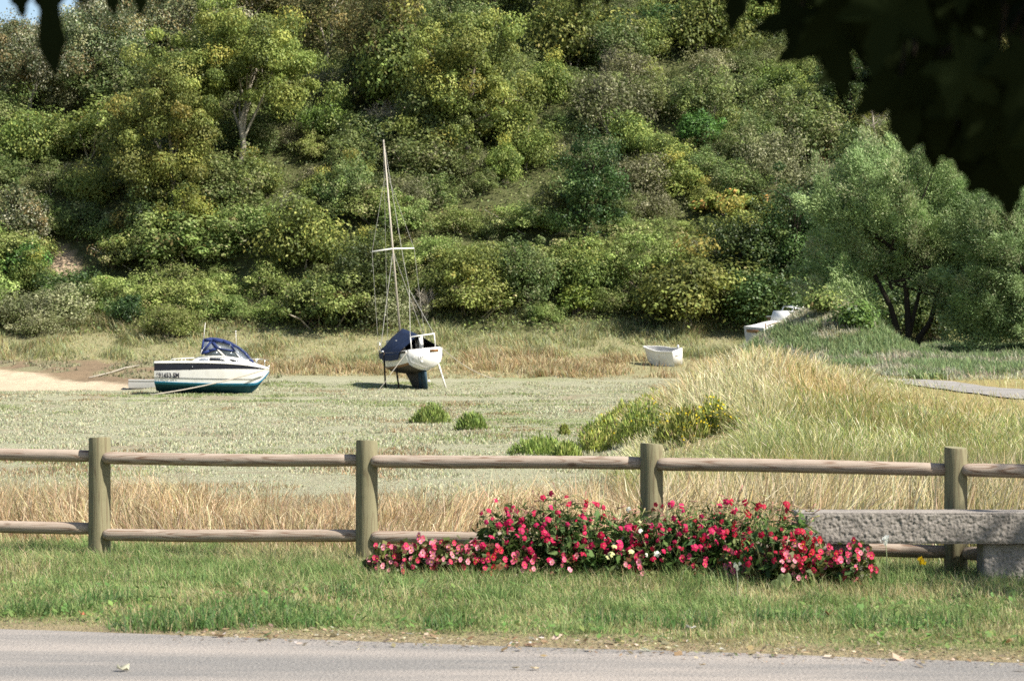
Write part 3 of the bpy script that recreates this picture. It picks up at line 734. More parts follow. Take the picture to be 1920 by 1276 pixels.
STY = { # clump radius, leaves per m2 of crown, leaf length, droop, up, flat, material, clump density
 'thorn':  (.50, 270, .14, .0, .30, .85), 'grey': (.5, 190, .13, .0, .3, .9), 'bramble': (.50, 290, .14, .15, .55, .6),
 'ash': (.80, 270, .17, .9, .30, .75), 'yellow': (.65, 260, .165, .5, .4, .75), 'silver': (.75, 200, .175, .3, .35, .8), 'brown': (.75, 210, .17, .3, .3, .8),
 'dark': (.65, 230, .16, .1, .4, .8), 'ivy': (.5, 300, .15, .3, .5, .8), 'bright': (.5, 180, .20, .2, .5, .75),
 'tamarisk': (.55, 260, .26, -.6, .2, .9), 'bracken': (.5, 140, .28, .0, .7, .45), 'red': (.45, 150, .2, .1, .4, .8)}

def foliage(rg, style, rx, ry, rz, cz, low=-.6, dens=1.0, shrink=1.0, rough=.2):
    rb, per, L, droop, up, flat = STY[style]
    rb *= shrink
    area = 4 * math.pi * ((rx * ry) ** .8 + (rx * rz) ** .8 + (ry * rz) ** .8) / 3
    nb = int(max(10, area / (rb * rb) * .55))
    C = crown_centres(rg, nb, max(rx - rb * .6, .2), max(ry - rb * .6, .2), max(rz - rb * .6, .2), low, rough)
    C[:, 2] += cz
    Rb = rb * rg.uniform(.5, 1.5, nb)
    n = int(area * per * dens / nb)
    mb = MB()
    leafcloud(mb, C, Rb, n, L, style, up, droop, flat, wid=.22 if style == 'tamarisk' else .55, rg=rg)
    return mb, C

def tree(name, label, cat, px, py, w, h, style, seed, bark='bark', trunk=.35, low=-.5, deep=1.0, group=None, dens=1.0, lean=0, limbn=9, dmin=100.0, name2='crown', trk='trunk', bury=.3, rough=.2, tr=None):
    """a tree whose foot stands where the photo point (px, py) meets the ground; w, h in photo pixels"""
    X, D, z = at(px, py, dmin); s = D / FP
    W, H = w * s, h * s
    rg = np.random.default_rng(seed)
    e = empty(name, (X, D, z - bury), label=label, cat=cat, group=group)
    cz = H * (trunk + (1 - trunk) * .5); rz = H * (1 - trunk) * .5 + .2
    f, C = foliage(rg, style, W / 2, W / 2 * deep, rz, cz, low, dens, rough=rough)
    if lean: pass
    mat = M['leaf_gloss'] if style in ('silver', 'dark', 'ivy') else M['leaf']
    f.build(name2, mat, e)
    t = MB(); limbs(t, rg, (0, 0, 0), (lean, 0, H * .75), tr or max(.06, H * .022), limbn, crown=C, fork=.4)
    t.build(trk, M[bark], e, smooth=True)
    return e

def bush(name, label, cat, px, py, w, h, style, seed, group=None, dens=1.0, dmin=100.0, deep=.9, low=-.25):
    X, D, z = at(px, py, dmin); s = D / FP
    W, H = w * s, h * s
    rg = np.random.default_rng(seed)
    e = empty(name, (X, D, z - .1), label=label, cat=cat, group=group)
    f, C = foliage(rg, style, W / 2, W / 2 * deep, H * .6, H * .42, low, dens)
    f.build('foliage', M['leaf_gloss'] if style in ('silver', 'dark', 'ivy') else M['leaf'], e)
    t = MB()
    for k in range(7):
        g = C[rg.integers(len(C))]
        t.tube([[rg.uniform(-.1, .1) * W, rg.uniform(-.1, .1) * W, 0], g * .55 + rg.standard_normal(3) * .05 * H, g], [.05, .035, .015], 4, cap=False)
    t.build('stem', M['bark'], e)
    return e

def bare(name, label, cat, px, py, w, h, seed, leafy=0, bark='bark_pale', n=10, dmin=100.0, mast=False, group=None):
    """leafless shrub or dead tree: pale stems splitting into fine twigs"""
    X, D, z = at(px, py, dmin); s = D / FP; W, H = w * s, h * s
    rg = np.random.default_rng(seed)
    e = empty(name, (X, D, z - .1), label=label, cat=cat, group=group)
    t = MB(); tw = MB()
    def grow(mb, p, d, l, r, dep):
        q = p + d * l; k = p + d * l * .5 + rg.standard_normal(3) * .07 * l
        (mb if dep < 1 else tw).tube([p, k, q], [r, r * .8, r * .55], 5 if dep < 1 else 4, cap=False)
        if dep >= 3: return
        for _ in range(4 if dep else 5):
            o = p + (q - p) * rg.uniform(.35, 1); dd = d + rg.standard_normal(3) * .55 + np.array([0, 0, .15]); dd /= np.linalg.norm(dd)
            grow(mb, o, dd, l * rg.uniform(.45, .7), r * .45, dep + 1)
    if mast:
        t.tube([[0, 0, 0], [-.1, 0, H * .4], [-.25, 0, H * .75], [-.35, 0, H]], [.11, .09, .06, .03], 6)
        for k in range(16):
            zz = H * rg.uniform(.2, .9); a = rg.uniform(0, 6.28); d = np.array([math.cos(a), math.sin(a), .55]); d /= np.linalg.norm(d)
            grow(tw, np.array([-.3 * zz / H, 0, zz]), d, H * .22 * (1.2 - zz / H), .025, 1)
    else:
        for k in range(n):
            a = rg.uniform(0, 6.28); sp = rg.uniform(.1, .9) * W / (2 * H)
            d = np.array([math.cos(a) * sp, math.sin(a) * sp, 1]); d /= np.linalg.norm(d)
            grow(t, np.array([rg.uniform(-.12, .12) * W, rg.uniform(-.12, .12) * W, 0]), d, H * .6, .045, 0)
    t.build('stem', M[bark], e); tw.build('twigs', M[bark], e)
    if leafy:
        f, C = foliage(rg, 'grey', W / 2, W / 2, H * .5, H * .5, -.4, leafy)
        f.build('foliage', M['leaf'], e)
    return e

HT = 'trees on the hillside'; HB = 'bushes on the hillside'
# --- large trees
tree('domed_tree', 'broad domed yellow green tree whose pale forked trunk shows, largest tree on the left hillside', 'tree', 446, 350, 350, 345, 'ash', 11, 'bark_pale', .22, -.5, .8, HT, limbn=9, tr=.24, lean=1.2, dens=1.9)
tree('clumpy_tree', 'clumpy yellow green tree with dark shaded left side, just left of the broad domed tree', 'tree', 316, 452, 245, 350, 'ash', 12, 'bark_pale', .02, -.95, .9, HT, limbn=8, dens=1.7)
tree('dense_tree', 'tall olive yellow tree standing above the top of the sailing boat mast', 'tree', 868, 318, 240, 315, 'ash', 13, 'bark', .02, -.9, .8, HT, limbn=8, dens=1.7)
tree('small_tree', 'small yellow green tree drooping at the foot of the clumpy tree above the motor boat', 'tree', 345, 488, 150, 150, 'yellow', 14, 'bark', .05, -.8, .9, HT)
tree('holly_tree', 'dark green glossy tree alone among paler scrub right of centre', 'tree', 1108, 478, 150, 240, 'dark', 15, 'bark_dark', .05, -.9, .9, HT)
# --- skyline wood
tree('silver_leaved_tree', 'silver flecked tree filling the top left corner under the patch of sky', 'tree', 60, 235, 240, 215, 'silver', 16, 'bark_pale', .15, -.7, .8, HT)
tree('silver_leaved_tree', 'silver flecked tree right of the sky patch, behind the hanging single leaf', 'tree', 190, 200, 200, 190, 'silver', 17, 'bark_pale', .15, -.7, .8, HT)
tree('silver_leaved_tree', 'dark silver flecked tree directly left above the broad domed tree', 'tree', 312, 170, 170, 200, 'silver', 18, 'bark_pale', .15, -.7, .8, HT)
tree('brown_leaved_tree', 'brownish tree with pale upright trunks behind the broad domed tree', 'tree', 470, 95, 190, 150, 'brown', 19, 'bark_pale', .35, -.4, .8, HT)
tree('brown_leaved_tree', 'dull brown green tree with pale forked trunk right above the broad domed tree', 'tree', 620, 140, 170, 210, 'brown', 20, 'bark_pale', .14, -.8, .8, HT)
tree('brown_leaved_tree', 'dark brown green tree with thin pale leaning trunk between the domed and olive yellow trees', 'tree', 722, 205, 200, 290, 'brown', 21, 'bark', .06, -.9, .8, HT)
tree('golden_tree', 'golden leaved tree at the top edge right of the olive yellow tree', 'tree', 1040, 55, 170, 130, 'yellow', 22, 'bark_pale', .3, -.4, .8, HT)
tree('golden_tree', 'golden flecked tree at the top edge behind the olive yellow tree', 'tree', 930, 60, 160, 150, 'yellow', 23, 'bark_pale', .3, -.5, .8, HT)
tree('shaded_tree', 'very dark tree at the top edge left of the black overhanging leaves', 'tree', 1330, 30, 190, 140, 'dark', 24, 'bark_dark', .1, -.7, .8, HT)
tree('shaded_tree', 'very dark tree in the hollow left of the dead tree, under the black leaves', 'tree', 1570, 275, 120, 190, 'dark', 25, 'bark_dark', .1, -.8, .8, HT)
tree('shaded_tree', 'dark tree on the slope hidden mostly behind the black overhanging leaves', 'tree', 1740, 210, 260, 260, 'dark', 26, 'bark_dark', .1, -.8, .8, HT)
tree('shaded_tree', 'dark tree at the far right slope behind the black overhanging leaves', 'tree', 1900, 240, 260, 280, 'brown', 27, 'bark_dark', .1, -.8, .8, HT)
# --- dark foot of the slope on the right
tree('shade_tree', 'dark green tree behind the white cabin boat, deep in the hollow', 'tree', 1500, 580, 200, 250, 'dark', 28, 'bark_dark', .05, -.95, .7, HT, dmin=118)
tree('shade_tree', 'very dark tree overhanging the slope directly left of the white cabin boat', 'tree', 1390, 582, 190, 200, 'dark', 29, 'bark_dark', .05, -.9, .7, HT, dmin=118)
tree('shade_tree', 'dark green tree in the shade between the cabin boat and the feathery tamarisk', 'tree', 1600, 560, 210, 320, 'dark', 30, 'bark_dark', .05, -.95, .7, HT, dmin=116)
# --- lower bushes with a look of their own
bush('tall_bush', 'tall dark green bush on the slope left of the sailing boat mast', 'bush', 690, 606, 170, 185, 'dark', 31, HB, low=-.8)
bush('tall_bush', 'mid green rounded bush right of the sailing boat mast at the foot of the slope', 'bush', 880, 590, 150, 140, 'ash', 32, HB, low=-.6)
bush('tall_bush', 'olive bush behind the tawny grass, third right of the sailing boat', 'bush', 985, 588, 130, 150, 'thorn', 33, HB, low=-.6)
bush('bright_bush', 'bright fresh green little bush at the foot of the slope right of the sailing boat', 'bush', 1080, 592, 66, 62, 'bright', 34, HB)
bush('tall_bush', 'wide pale green bush above the fresh green little bush', 'bush', 1100, 560, 130, 110, 'ash', 35, HB, low=-.6)
bush('tall_bush', 'big yellowish bush sloping above the white dinghy', 'bush', 1210, 560, 190, 150, 'bramble', 36, HB, low=-.6)
bush('bright_bush', 'bright yellow green bush at the foot of the slope above the white dinghy', 'bush', 1246, 592, 96, 62, 'yellow', 37, HB)
bush('tall_bush', 'dusty pale bush with seed heads right above the yellow green bush', 'bush', 1315, 565, 130, 130, 'grey', 38, HB, low=-.6)
bush('ivy_bush', 'bright green ivy covered bush right beside the trunk of the domed tree', 'bush', 606, 268, 108, 78, 'ivy', 39, HB)
bush('ivy_bush', 'glossy ivy bush under the edge of the black overhanging leaves', 'bush', 1455, 195, 120, 70, 'ivy', 40, HB)
bush('round_bush', 'rounded dull olive bush just left of the dead tree', 'bush', 1480, 270, 130, 110, 'thorn', 41, HB)
bush('ivy_bush', 'glossy ivy patch on the front of the rounded olive bush', 'bush', 1490, 282, 75, 48, 'ivy', 42, HB)
bush('round_bush', 'fresh green upright bush in the middle of the right slope', 'bush', 1315, 282, 95, 85, 'ivy', 43, HB)
bush('red_bush', 'small reddish brown bush at the left edge of the feathery tamarisk', 'bush', 1558, 335, 46, 62, 'red', 44, HB)
bush('bracken_clump', 'yellow and rust bracken patch on the right slope above the dinghy', 'bracken', 1365, 405, 150, 50, 'bracken', 45, HB)
bush('bracken_clump', 'yellow bracken patch left of the tamarisk below the grey scrub', 'bracken', 1450, 440, 120, 60, 'bracken', 46, HB)
bush('round_bush', 'yellow green round bush on the left slope below the silver trees', 'bush', 168, 285, 92, 82, 'yellow', 47, HB)
tree('pale_tree', 'pale freckled tree at the left edge above the sandy path', 'tree', 38, 485, 130, 150, 'silver', 48, 'bark_pale', .1, -.7, .8, HT)
bush('round_bush', 'dark green leafy bush at the left edge directly under the pale freckled tree', 'bush', 30, 525, 110, 80, 'ivy', 49, HB)
bush('bramble_mound', 'big yellow green bramble mound right below the sandy path', 'bramble', 214, 596, 150, 88, 'bramble', 50, HB)
bush('bramble_mound', 'yellow green bramble mound above the stern of the motor boat', 'bramble', 330, 570, 150, 80, 'bramble', 51, HB)
bush('grey_green_bush', 'grey green bush standing right beside the sandy path', 'bush', 213, 505, 58, 62, 'grey', 52, HB)
bush('grey_shrub', 'pale grey green shrub at the left edge at the foot of the hill', 'bush', 40, 618, 150, 70, 'grey', 53, HB)
bush('tall_bush', 'dark bush at the foot of the slope between motor boat and sailing boat', 'bush', 585, 612, 120, 95, 'dark', 54, HB, low=-.6)
bush('bramble_mound', 'yellow leaved bramble patch left of the mast top below the grey twiggy shrub', 'bramble', 700, 420, 150, 75, 'bramble', 55, HB)
bush('dark_bush', 'dark bush added in place of the deep shadow under the left side of the clumpy tree', 'bush', 278, 492, 105, 125, 'dark', 56, HB, low=-.8)  # dark foliage stands in for the shadow beside the clumpy tree
bush('dark_bush', 'low dark bush added in place of the shadow below the grey twiggy shrub by the mast top', 'bush', 668, 386, 130, 62, 'dark', 57, HB, low=-.7)  # dark leaf colour takes the place of a cast shadow on the slope
bush('round_bush', 'olive round bush on the left slope above the sandy path', 'bush', 150, 452, 95, 80, 'thorn', 58, HB, low=-.6)
bush('round_bush', 'yellow green bush wedged between the sandy path and the added dark bush', 'bush', 205, 462, 85, 70, 'bramble', 59, HB, low=-.6)
bush('round_bush', 'leafy green bush higher up between the pale freckled tree and the clumpy tree', 'bush', 165, 392, 110, 80, 'ash', 60, HB, low=-.6)
# --- bare and dead shrubs
bare('twiggy_shrub', 'large grey twiggy shrub left of the top of the mast', 'shrub', 720, 285, 140, 90, 61, leafy=.25, n=16)
bare('dead_shrub', 'bleached dead shrub with bare branches right of the olive yellow tree', 'shrub', 1150, 145, 110, 65, 62, n=9)
bare('dead_tree', 'thin dead tree with bare pale trunk beside the black overhanging leaves', 'tree', 1642, 290, 80, 115, 63, mast=True)
bare('twiggy_shrub', 'grey bare shrub at the top edge left of the black leaves', 'shrub', 1335, 62, 70, 50, 64, n=9)
bare('twiggy_shrub', 'bare twiggy shrub above the stern of the sailing boat', 'shrub', 795, 602, 60, 60, 65, n=6)

# --- the thicket between them: one bush of each sort, copied
def proto(style, seed, r=2.5, hh=3.0, low=-.35, dens=1.0, shrink=1.0):
    rg = np.random.default_rng(seed)
    f, C = foliage(rg, style, r, r, hh * .6, hh * .42, low, dens, shrink, rough=.28)
    for k in range(5):
        g = C[rg.integers(len(C))]
        f.tube([[rg.uniform(-.4, .4), rg.uniform(-.4, .4), -.3], g * .6, g * 1.08], [.05, .035, .012], 4, 1, cap=False, c=(.3, .27, .2))
    return f.mesh(style + '_bush', [M['leaf_gloss'] if style in ('dark', 'ivy') else M['leaf'], M['bark_pale']])
PR = {}
for st, vs in (('thorn', 3), ('grey', 2), ('bramble', 3), ('dark', 2), ('ash', 2), ('silver', 2)):
    PR[st] = [proto(st, 100 + 7 * i + hash(st) % 1 + len(st), r={'bramble': 2.25, 'thorn': 2.05, 'grey': 2.0, 'dark': 2.0, 'ash': 1.95, 'silver': 2.3}[st], hh={'bramble': 2.5, 'thorn': 3.3, 'grey': 3.0, 'dark': 3.3, 'ash': 4.0, 'silver': 4.6}[st]) for i in range(vs)]
FILL = {
 'thorn': ('thorn_bush', 'fine leaved olive thorn bush in the thicket that covers the middle and upper slope', 'bush', 'olive thorn bushes of the hillside thicket'),
 'grey': ('twiggy_thorn_bush', 'greyish half bare thorn bush among the olive scrub of the slope', 'bush', 'greyish thorn bushes of the hillside thicket'),
 'bramble': ('bramble_bush', 'low yellow green bramble mound in the band of brambles on the lower slope', 'bramble', 'bramble mounds of the lower slope'),
 'dark': ('evergreen_bush', 'dark evergreen bush wedged between paler bushes of the slope', 'bush', 'dark evergreen bushes of the hillside'),
 'ash': ('leafy_bush', 'leafy green young tree among the brambles and thorns of the slope', 'bush', 'leafy young trees of the hillside'),
 'silver': ('silver_bush', 'silver flecked sapling under the silver leaved trees at the upper left', 'tree', 'silver flecked saplings at the upper left'),
}
cnt = {}; first = {}
r2 = np.random.default_rng(77)
PT = []
tries = 0
while len(PT) < 640 and tries < 90000:
    tries += 1
    D = r2.uniform(138.5, 203); X = r2.uniform(-46, 47)
    if abs(X) > .2133 * D + 2.5: continue
    sc = float(r2.choice([.55, .75, .95, 1.2, 1.55], p=[.17, .26, .27, .2, .1]) * r2.uniform(.9, 1.1))
    if any((X - a) ** 2 + (D - b) ** 2 < (1.45 * (sc + c) * .62 + .2) ** 2 for a, b, c in PT): continue
    PT.append((X, D, sc))
for X, D, sc in PT:
    if True:
        z = float(Z(X, D)); px, py = proj(X, D, z)
        if z < 2.2 or py < -90: continue
        if D < 141.5 and -2 < X < 6 and r2.random() < .6: continue
        q = float(np.exp(-(((X - PC[0]) / 2.3) ** 2 + ((D - PC[1] + 1.4) / 2.7) ** 2)))
        if q > .35: continue
        u = float(np.clip((fnoise(X / 5.5, D / 7.5, 88) - .5) * 2.1 + .5 + .22 * r2.standard_normal(), 0, .999))
        if px < 420 and py < 190: st = 'silver' if u < .7 else 'thorn'
        elif py > 440 - 60 * (px < 700) + 20 * r2.standard_normal() and px < 1420: st = 'bramble' if u < .55 else 'ash' if u < .72 else 'thorn' if u < .85 else 'dark' if u < .93 else 'grey'
        elif px < 260: st = 'thorn' if u < .5 else 'ash' if u < .65 else 'grey' if u < .8 else 'bramble'
        elif px > 1400 and py > 300: st = 'dark' if u < .4 else 'thorn' if u < .8 else 'grey'
        elif py < 120: st = 'thorn' if u < .4 else 'dark' if u < .55 else 'grey' if u < .72 else 'ash'
        else: st = 'thorn' if u < .56 else 'grey' if u < .74 else 'bramble' if u < .86 else 'dark' if u < .92 else 'ash'
        nm, lb, ct, gp = FILL[st]
        me = PR[st][r2.integers(len(PR[st]))]
        s3 = (sc * r2.uniform(.9, 1.15), sc * r2.uniform(.9, 1.15), sc * r2.uniform(.75, 1.15))
        if st not in first:
            o = link(nm, me); tag(o, lb, ct, gp); first[st] = o
        else:
            o = first[st].copy(); o.data = me; COL.objects.link(o)
        o.location = (X, D, z - .35); o.rotation_euler = (r2.uniform(-.1, .1), r2.uniform(-.1, .1), r2.uniform(0, 6.28)); o.scale = s3
        cnt[st] = cnt.get(st, 0) + 1
print('fill', cnt, sum(cnt.values()))

# leafy undergrowth that hides the soil between the bushes
X, D = scatter(330000, -46, 48, 137, 205, True, 3)
q = np.exp(-(((X - PC[0]) / 1.9) ** 2 + ((D - PC[1] + 1.5) / 4) ** 2))
zz = Z(X, D); k = (zz > 2.3) & (q < .4); X, D, zz = X[k], D[k], zz[k]
ug = MB(); C = np.stack([X, D, zz + .25], 1)[:170000]
leafcloud(ug, C, np.full(len(C), .5), 1, .20, 'thorn', .9, .1, .5)
tag(ug.build('hillside_undergrowth', M['leaf']), kind='stuff')

# --- feathery tamarisk on the right bank
def tamarisk(label, px, py, w, h, seed, lobes, dmin, trunk_pts, dens=.55):
    X, D, z = at(px, py, dmin); s = D / FP
    rg = np.random.default_rng(seed)
    e = empty('tamarisk_tree', (X, D, z - .1), label=label, cat='tree')
    C = []; 
    for lx, ly, lw, lh in lobes:     # lobes in photo pixels relative to the foot
        cx, cz, rx, rz = lx * s, ly * s, lw * s / 2, lh * s / 2
        nb = int(rx * rz * 12)
        c = crown_centres(rg, nb, rx, rx * .9, rz, -.8, .15, .35); c[:, 0] += cx; c[:, 2] += cz; c[:, 1] += rg.uniform(-.5, 1.2); C.append(c)
    C = np.concatenate(C)
    f = MB(); cc0 = C.mean(0); nb = len(C); per = int(1050 * dens)
    # each plume: a spray of scale-leaved twigs pointing outwards and up
    ax = (C - cc0) * [1, 1, .6]; ax /= np.linalg.norm(ax, axis=1)[:, None]; ax = ax * .8 + [0, 0, .75] + rg.standard_normal((nb, 3)) * .35; ax /= np.linalg.norm(ax, axis=1)[:, None]
    bi = np.repeat(np.arange(nb), per); n = nb * per
    a_ = rg.random(n) ** .8; L_ = rg.uniform(.8, 1.7, nb)
    off = rg.standard_normal((n, 3)) * (.22 * np.sin(np.pi * np.clip(a_ * .85 + .1, 0, 1)))[:, None]
    p = C[bi] + ax[bi] * ((a_ - .4) * L_[bi])[:, None] + off
    tg = ax[bi] * .8 + off * 2.2 + rg.standard_normal((n, 3)) * .35; tg /= np.linalg.norm(tg, axis=1)[:, None]
    bt = np.cross(tg, rg.standard_normal((n, 3))); bt /= np.linalg.norm(bt, axis=1)[:, None] + 1e-9
    l = rg.uniform(.08, .17, n)[:, None]; w_ = rg.uniform(.013, .024, n)[:, None]
    v = np.stack([p - tg * l * .5, p - tg * l * .1 + bt * w_, p + tg * l * .5, p - tg * l * .1 - bt * w_], 1)
    cols, wt = PAL['tamarisk']; cols = np.array(cols); wt = np.array(wt) / np.sum(wt)
    cb = cols[rg.choice(len(cols), nb, p=wt)] * (1 + .18 * rg.standard_normal((nb, 1)))
    c = np.where((rg.random(n) < .6)[:, None], cb[bi], cols[rg.choice(len(cols), n, p=wt)]) * (1 + .08 * rg.standard_normal((n, 1)))
    f.add(v.reshape(-1, 3), [np.arange(n * 4).reshape(-1, 4)], 0, np.repeat(np.clip(c, .01, .8), 4, 0))
    f.build('crown', M['leaf'], e)
    t = MB()
    for pts, r in trunk_pts:
        p = np.array([(a * s, b * s * .15, c * s) for a, b, c in pts]); t.tube(p, np.linspace(r, r * .45, len(p)), 8)
    for k in range(22):
        g = C[rg.integers(len(C))]; b0 = np.array([(rg.uniform(-50, 60)) * s, 0, rg.uniform(120, 180) * s])
        t.tube([b0, (b0 + g) / 2 + rg.standard_normal(3) * .2, g], [.06, .04, .015], 5, cap=False)
    t.build('trunk', M['bark_dark'], e, smooth=True)
    return e
TR = [([(-12, 0, -6), (-16, 0, 40), (-30, 2, 90), (-60, 5, 150)], .16), ([(4, 0, -6), (4, 2, 50), (0, 4, 110), (-6, 4, 190)], .16),
      ([(14, 0, -6), (22, -2, 30), (44, -3, 60), (54, -3, 100), (70, 0, 160)], .14), ([(-2, 5, 0), (10, 8, 60), (30, 10, 140)], .12)]
tamarisk('large feathery grey green tamarisk with dark crooked trunks on the right bank', 1700, 664, 400, 400, 81,
         [(-20, 265, 260, 220), (-100, 190, 170, 180), (70, 235, 210, 220), (150, 160, 200, 200), (-40, 335, 170, 120), (60, 335, 160, 110), (120, 300, 130, 110), (-115, 275, 130, 130), (190, 235, 180, 200), (-115, 110, 120, 110), (130, 100, 150, 120), (210, 120, 170, 170), (-20, 165, 150, 80), (60, 160, 150, 70), (-150, 60, 70, 70)], 90, TR)
tamarisk('dark shaded tamarisk at the right edge behind the large one', 1985, 672, 300, 300, 82,
         [(-40, 150, 260, 240), (80, 230, 300, 260), (-120, 220, 170, 170), (100, 80, 300, 180), (-150, 110, 150, 130), (-100, 50, 180, 110), (210, 160, 260, 280)], 88, TR[:2])  # crown moved out and enlarged past the frame to throw shade on the bank
bush('bank_bush', 'pale yellow green sapling on the bank left of the tamarisk trunks', 'bush', 1545, 585, 50, 50, 'bramble', 83, dmin=79, dens=1.2)
bush('bank_bush', 'leafy green bush on the bank under the left side of the tamarisk', 'bush', 1600, 612, 70, 50, 'ivy', 84, dmin=79)
bush('bank_bush', 'dark low bush right behind the tamarisk trunks', 'bush', 1760, 640, 110, 80, 'dark', 85, dmin=96)
bush('bank_bush', 'dark brown bush in the shade at the right edge under the tamarisk', 'bush', 1860, 660, 140, 110, 'dark', 86, dmin=98)
bush('bank_bush', 'dark bush in the deep shade straight behind the tamarisk trunks', 'bush', 1690, 640, 170, 120, 'dark', 87, dmin=98)
# --- low bushes on the marsh edge
def marsh_bush(label, px, py, w, h, style, seed, flowers=0, nm='shrubby_seablite', cat='bush', group=None):
    X, D, z = at(px, py, 25); s = D / FP; W, H = w * s, h * s; rg = np.random.default_rng(seed)
    e = empty(nm, (X, D, z - .02), label=label, cat=cat, group=group)
    n = int(1050 * W * (H + .3)) + 300
    r = W / 2 * np.sqrt(rg.random(n)); a = rg.uniform(0, 6.28, n)
    x, y = r * np.cos(a), r * np.sin(a) * .9
    ph = rg.uniform(0, 6.28, 3); edge = 1 + .16 * np.sin(2 * a + ph[0]) + .12 * np.sin(3 * a + ph[1]) + .10 * np.sin(5 * a + ph[2])
    x *= edge; y *= edge
    top = H * .9 * np.sqrt(np.clip(1 - (r / (W / 2)) ** 2, 0, 1)) * (.78 + .5 * vnoise(x / .22 + 9, y / .22, int(ph[0] * 90))) * rg.uniform(.75, 1.12, n) + .03
    zc = top * (1 - .6 * rg.random(n) ** 2)
    cols, wt = PAL[style]
    c = np.array(cols)[rg.choice(len(cols), n, p=np.array(wt) / np.sum(wt))] * (1 + .2 * rg.standard_normal((n, 1)))
    d = np.stack([x / W * .9 + .25 * rg.standard_normal(n), y / W * .9 + .25 * rg.standard_normal(n), np.ones(n)], 1); d /= np.linalg.norm(d, axis=1)[:, None]
    sd = np.cross(d, rg.standard_normal((n, 3))); sd /= np.linalg.norm(sd, axis=1)[:, None]
    p = np.stack([x, y, zc], 1); l = rg.uniform(.07, .16, n)[:, None]; w_ = .016
    v = np.stack([p - d * l, p - d * l * .2 + sd * w_, p + d * l * .4, p - d * l * .2 - sd * w_], 1)
    f = MB(); f.add(v.reshape(-1, 3), [np.arange(n * 4).reshape(-1, 4)], 0, np.repeat(np.clip(c, .01, .8), 4, 0)); f.build('foliage', M['leaf'], e)
    if flowers:
        i = rg.choice(n, min(flowers, n), replace=False); i = i[zc[i] > top[i] * .75]; q = p[i] + np.array([0, 0, .06]); m = len(q)
        g = MB(); t1 = rg.standard_normal((m, 3)); t1 /= np.linalg.norm(t1, axis=1)[:, None]; t2 = np.cross(t1, rg.standard_normal((m, 3))); t2 /= np.linalg.norm(t2, axis=1)[:, None]
        k = .022; vv = np.stack([q - t1 * k, q + t2 * k, q + t1 * k, q - t2 * k], 1)
        g.add(vv.reshape(-1, 3), [np.arange(m * 4).reshape(-1, 4)], 0, (.70, .52, .03)); g.build('blossom', M['petal'], e)
    return e
PAL['sea'] = ([(.27, .37, .09), (.22, .31, .075), (.36, .41, .12), (.15, .22, .06)], (3, 3, 2, 2))
PAL['sea2'] = ([(.34, .40, .09), (.27, .34, .08), (.46, .45, .14), (.19, .25, .07), (.30, .24, .11)], (3, 3, 2, 2, .8))
marsh_bush('domed green bush alone on the marsh, left one of the pair', 808, 793, 78, 34, 'sea', 201)
marsh_bush('domed green bush alone on the marsh, right one of the pair', 886, 806, 64, 33, 'sea', 202)
marsh_bush('tiny upright green tuft between the marsh bush pair and the yellow flowered bank', 1058, 818, 20, 26, 'sea2', 203)
marsh_bush('low bright green bush just above the fence rail left of the third post', 1010, 856, 110, 42, 'sea', 204)
marsh_bush('small low green bush touching the right end of the low bright green one', 1062, 858, 60, 34, 'sea', 205)
YB = 'yellow flowered bushes on the bank'
for i, (lb, px, py, w, h, fl) in enumerate(YB_L):
    marsh_bush(lb, px, py, w, h, 'sea2', 210 + i, fl, 'yellow_flowered_bush', 'bush', YB)
# ------------------------------------------------------------------ wooden fence
PX = [(-2.931, 17.06), (-1.0, 16.54), (.932, 16.02), (2.865, 15.5)]
st_ = (1.932, -.52)
posts = [(PX[0][0] - st_[0], PX[0][1] - st_[1])] + PX + [(PX[3][0] + st_[0], PX[3][1] + st_[1])]
u_ = np.array([st_[0], st_[1]]) / 2.0; n_ = np.array([u_[1], -u_[0]])   # n_ points towards the road
if n_[1] > 0: n_ = -n_
fe = empty('wooden_fence', (posts[1][0], posts[1][1], 0), label='weathered round wooden post and rail fence with two rails running along the lawn', cat='fence')
O = np.array([posts[1][0], posts[1][1], 0])
ptop = [.873, .875, .873, .873, .868, .868]
for i, (X, D) in enumerate(posts):
    m = MB(); rr = np.random.default_rng(300 + i); k = 26; r = .0735 + (.002 if i % 2 else 0)
    an = np.linspace(0, 2 * np.pi, k, endpoint=False)
    zs = np.array([-.3, 0, .15, .3, .45, .6, .75, ptop[i] - .012, ptop[i]])
    wob = 1 + .018 * np.sin(2 * an + i) + .010 * np.sin(5 * an + 2 * i)
    G = []
    for j, zz in enumerate(zs):
        q = r * wob * (1.03 - .03 * zz) * (.955 if j == len(zs) - 1 else 1)
        # a drying split runs down the side
        q = q - .010 * np.exp(-((an - (5.35 if i % 2 else 4.9)) / .06) ** 2) * (zz > -.1)
        G.append(np.stack([q * np.cos(an), q * np.sin(an), np.full(k, zz) + (.006 * np.cos(an + i) if j > 6 else 0)], 1))
    m.grid(np.array(G), closed=True, flip=False)
    m.add(G[-1], [np.arange(k)[None]], 1)
    m.build('post', [M['post'], M['post_end']], fe, smooth=False, loc=(X - O[0], D - O[1], 0)).data.polygons.foreach_set('use_smooth', [True] * (k * (len(zs) - 1)) + [False])
RZ = [[(.75, .747), (.729, .735), (.737, .739), (.739, .728), (.722, .72)], [(.235, .23), (.19, .214), (.217, .216), (.214, .196), (.19, .19)]]
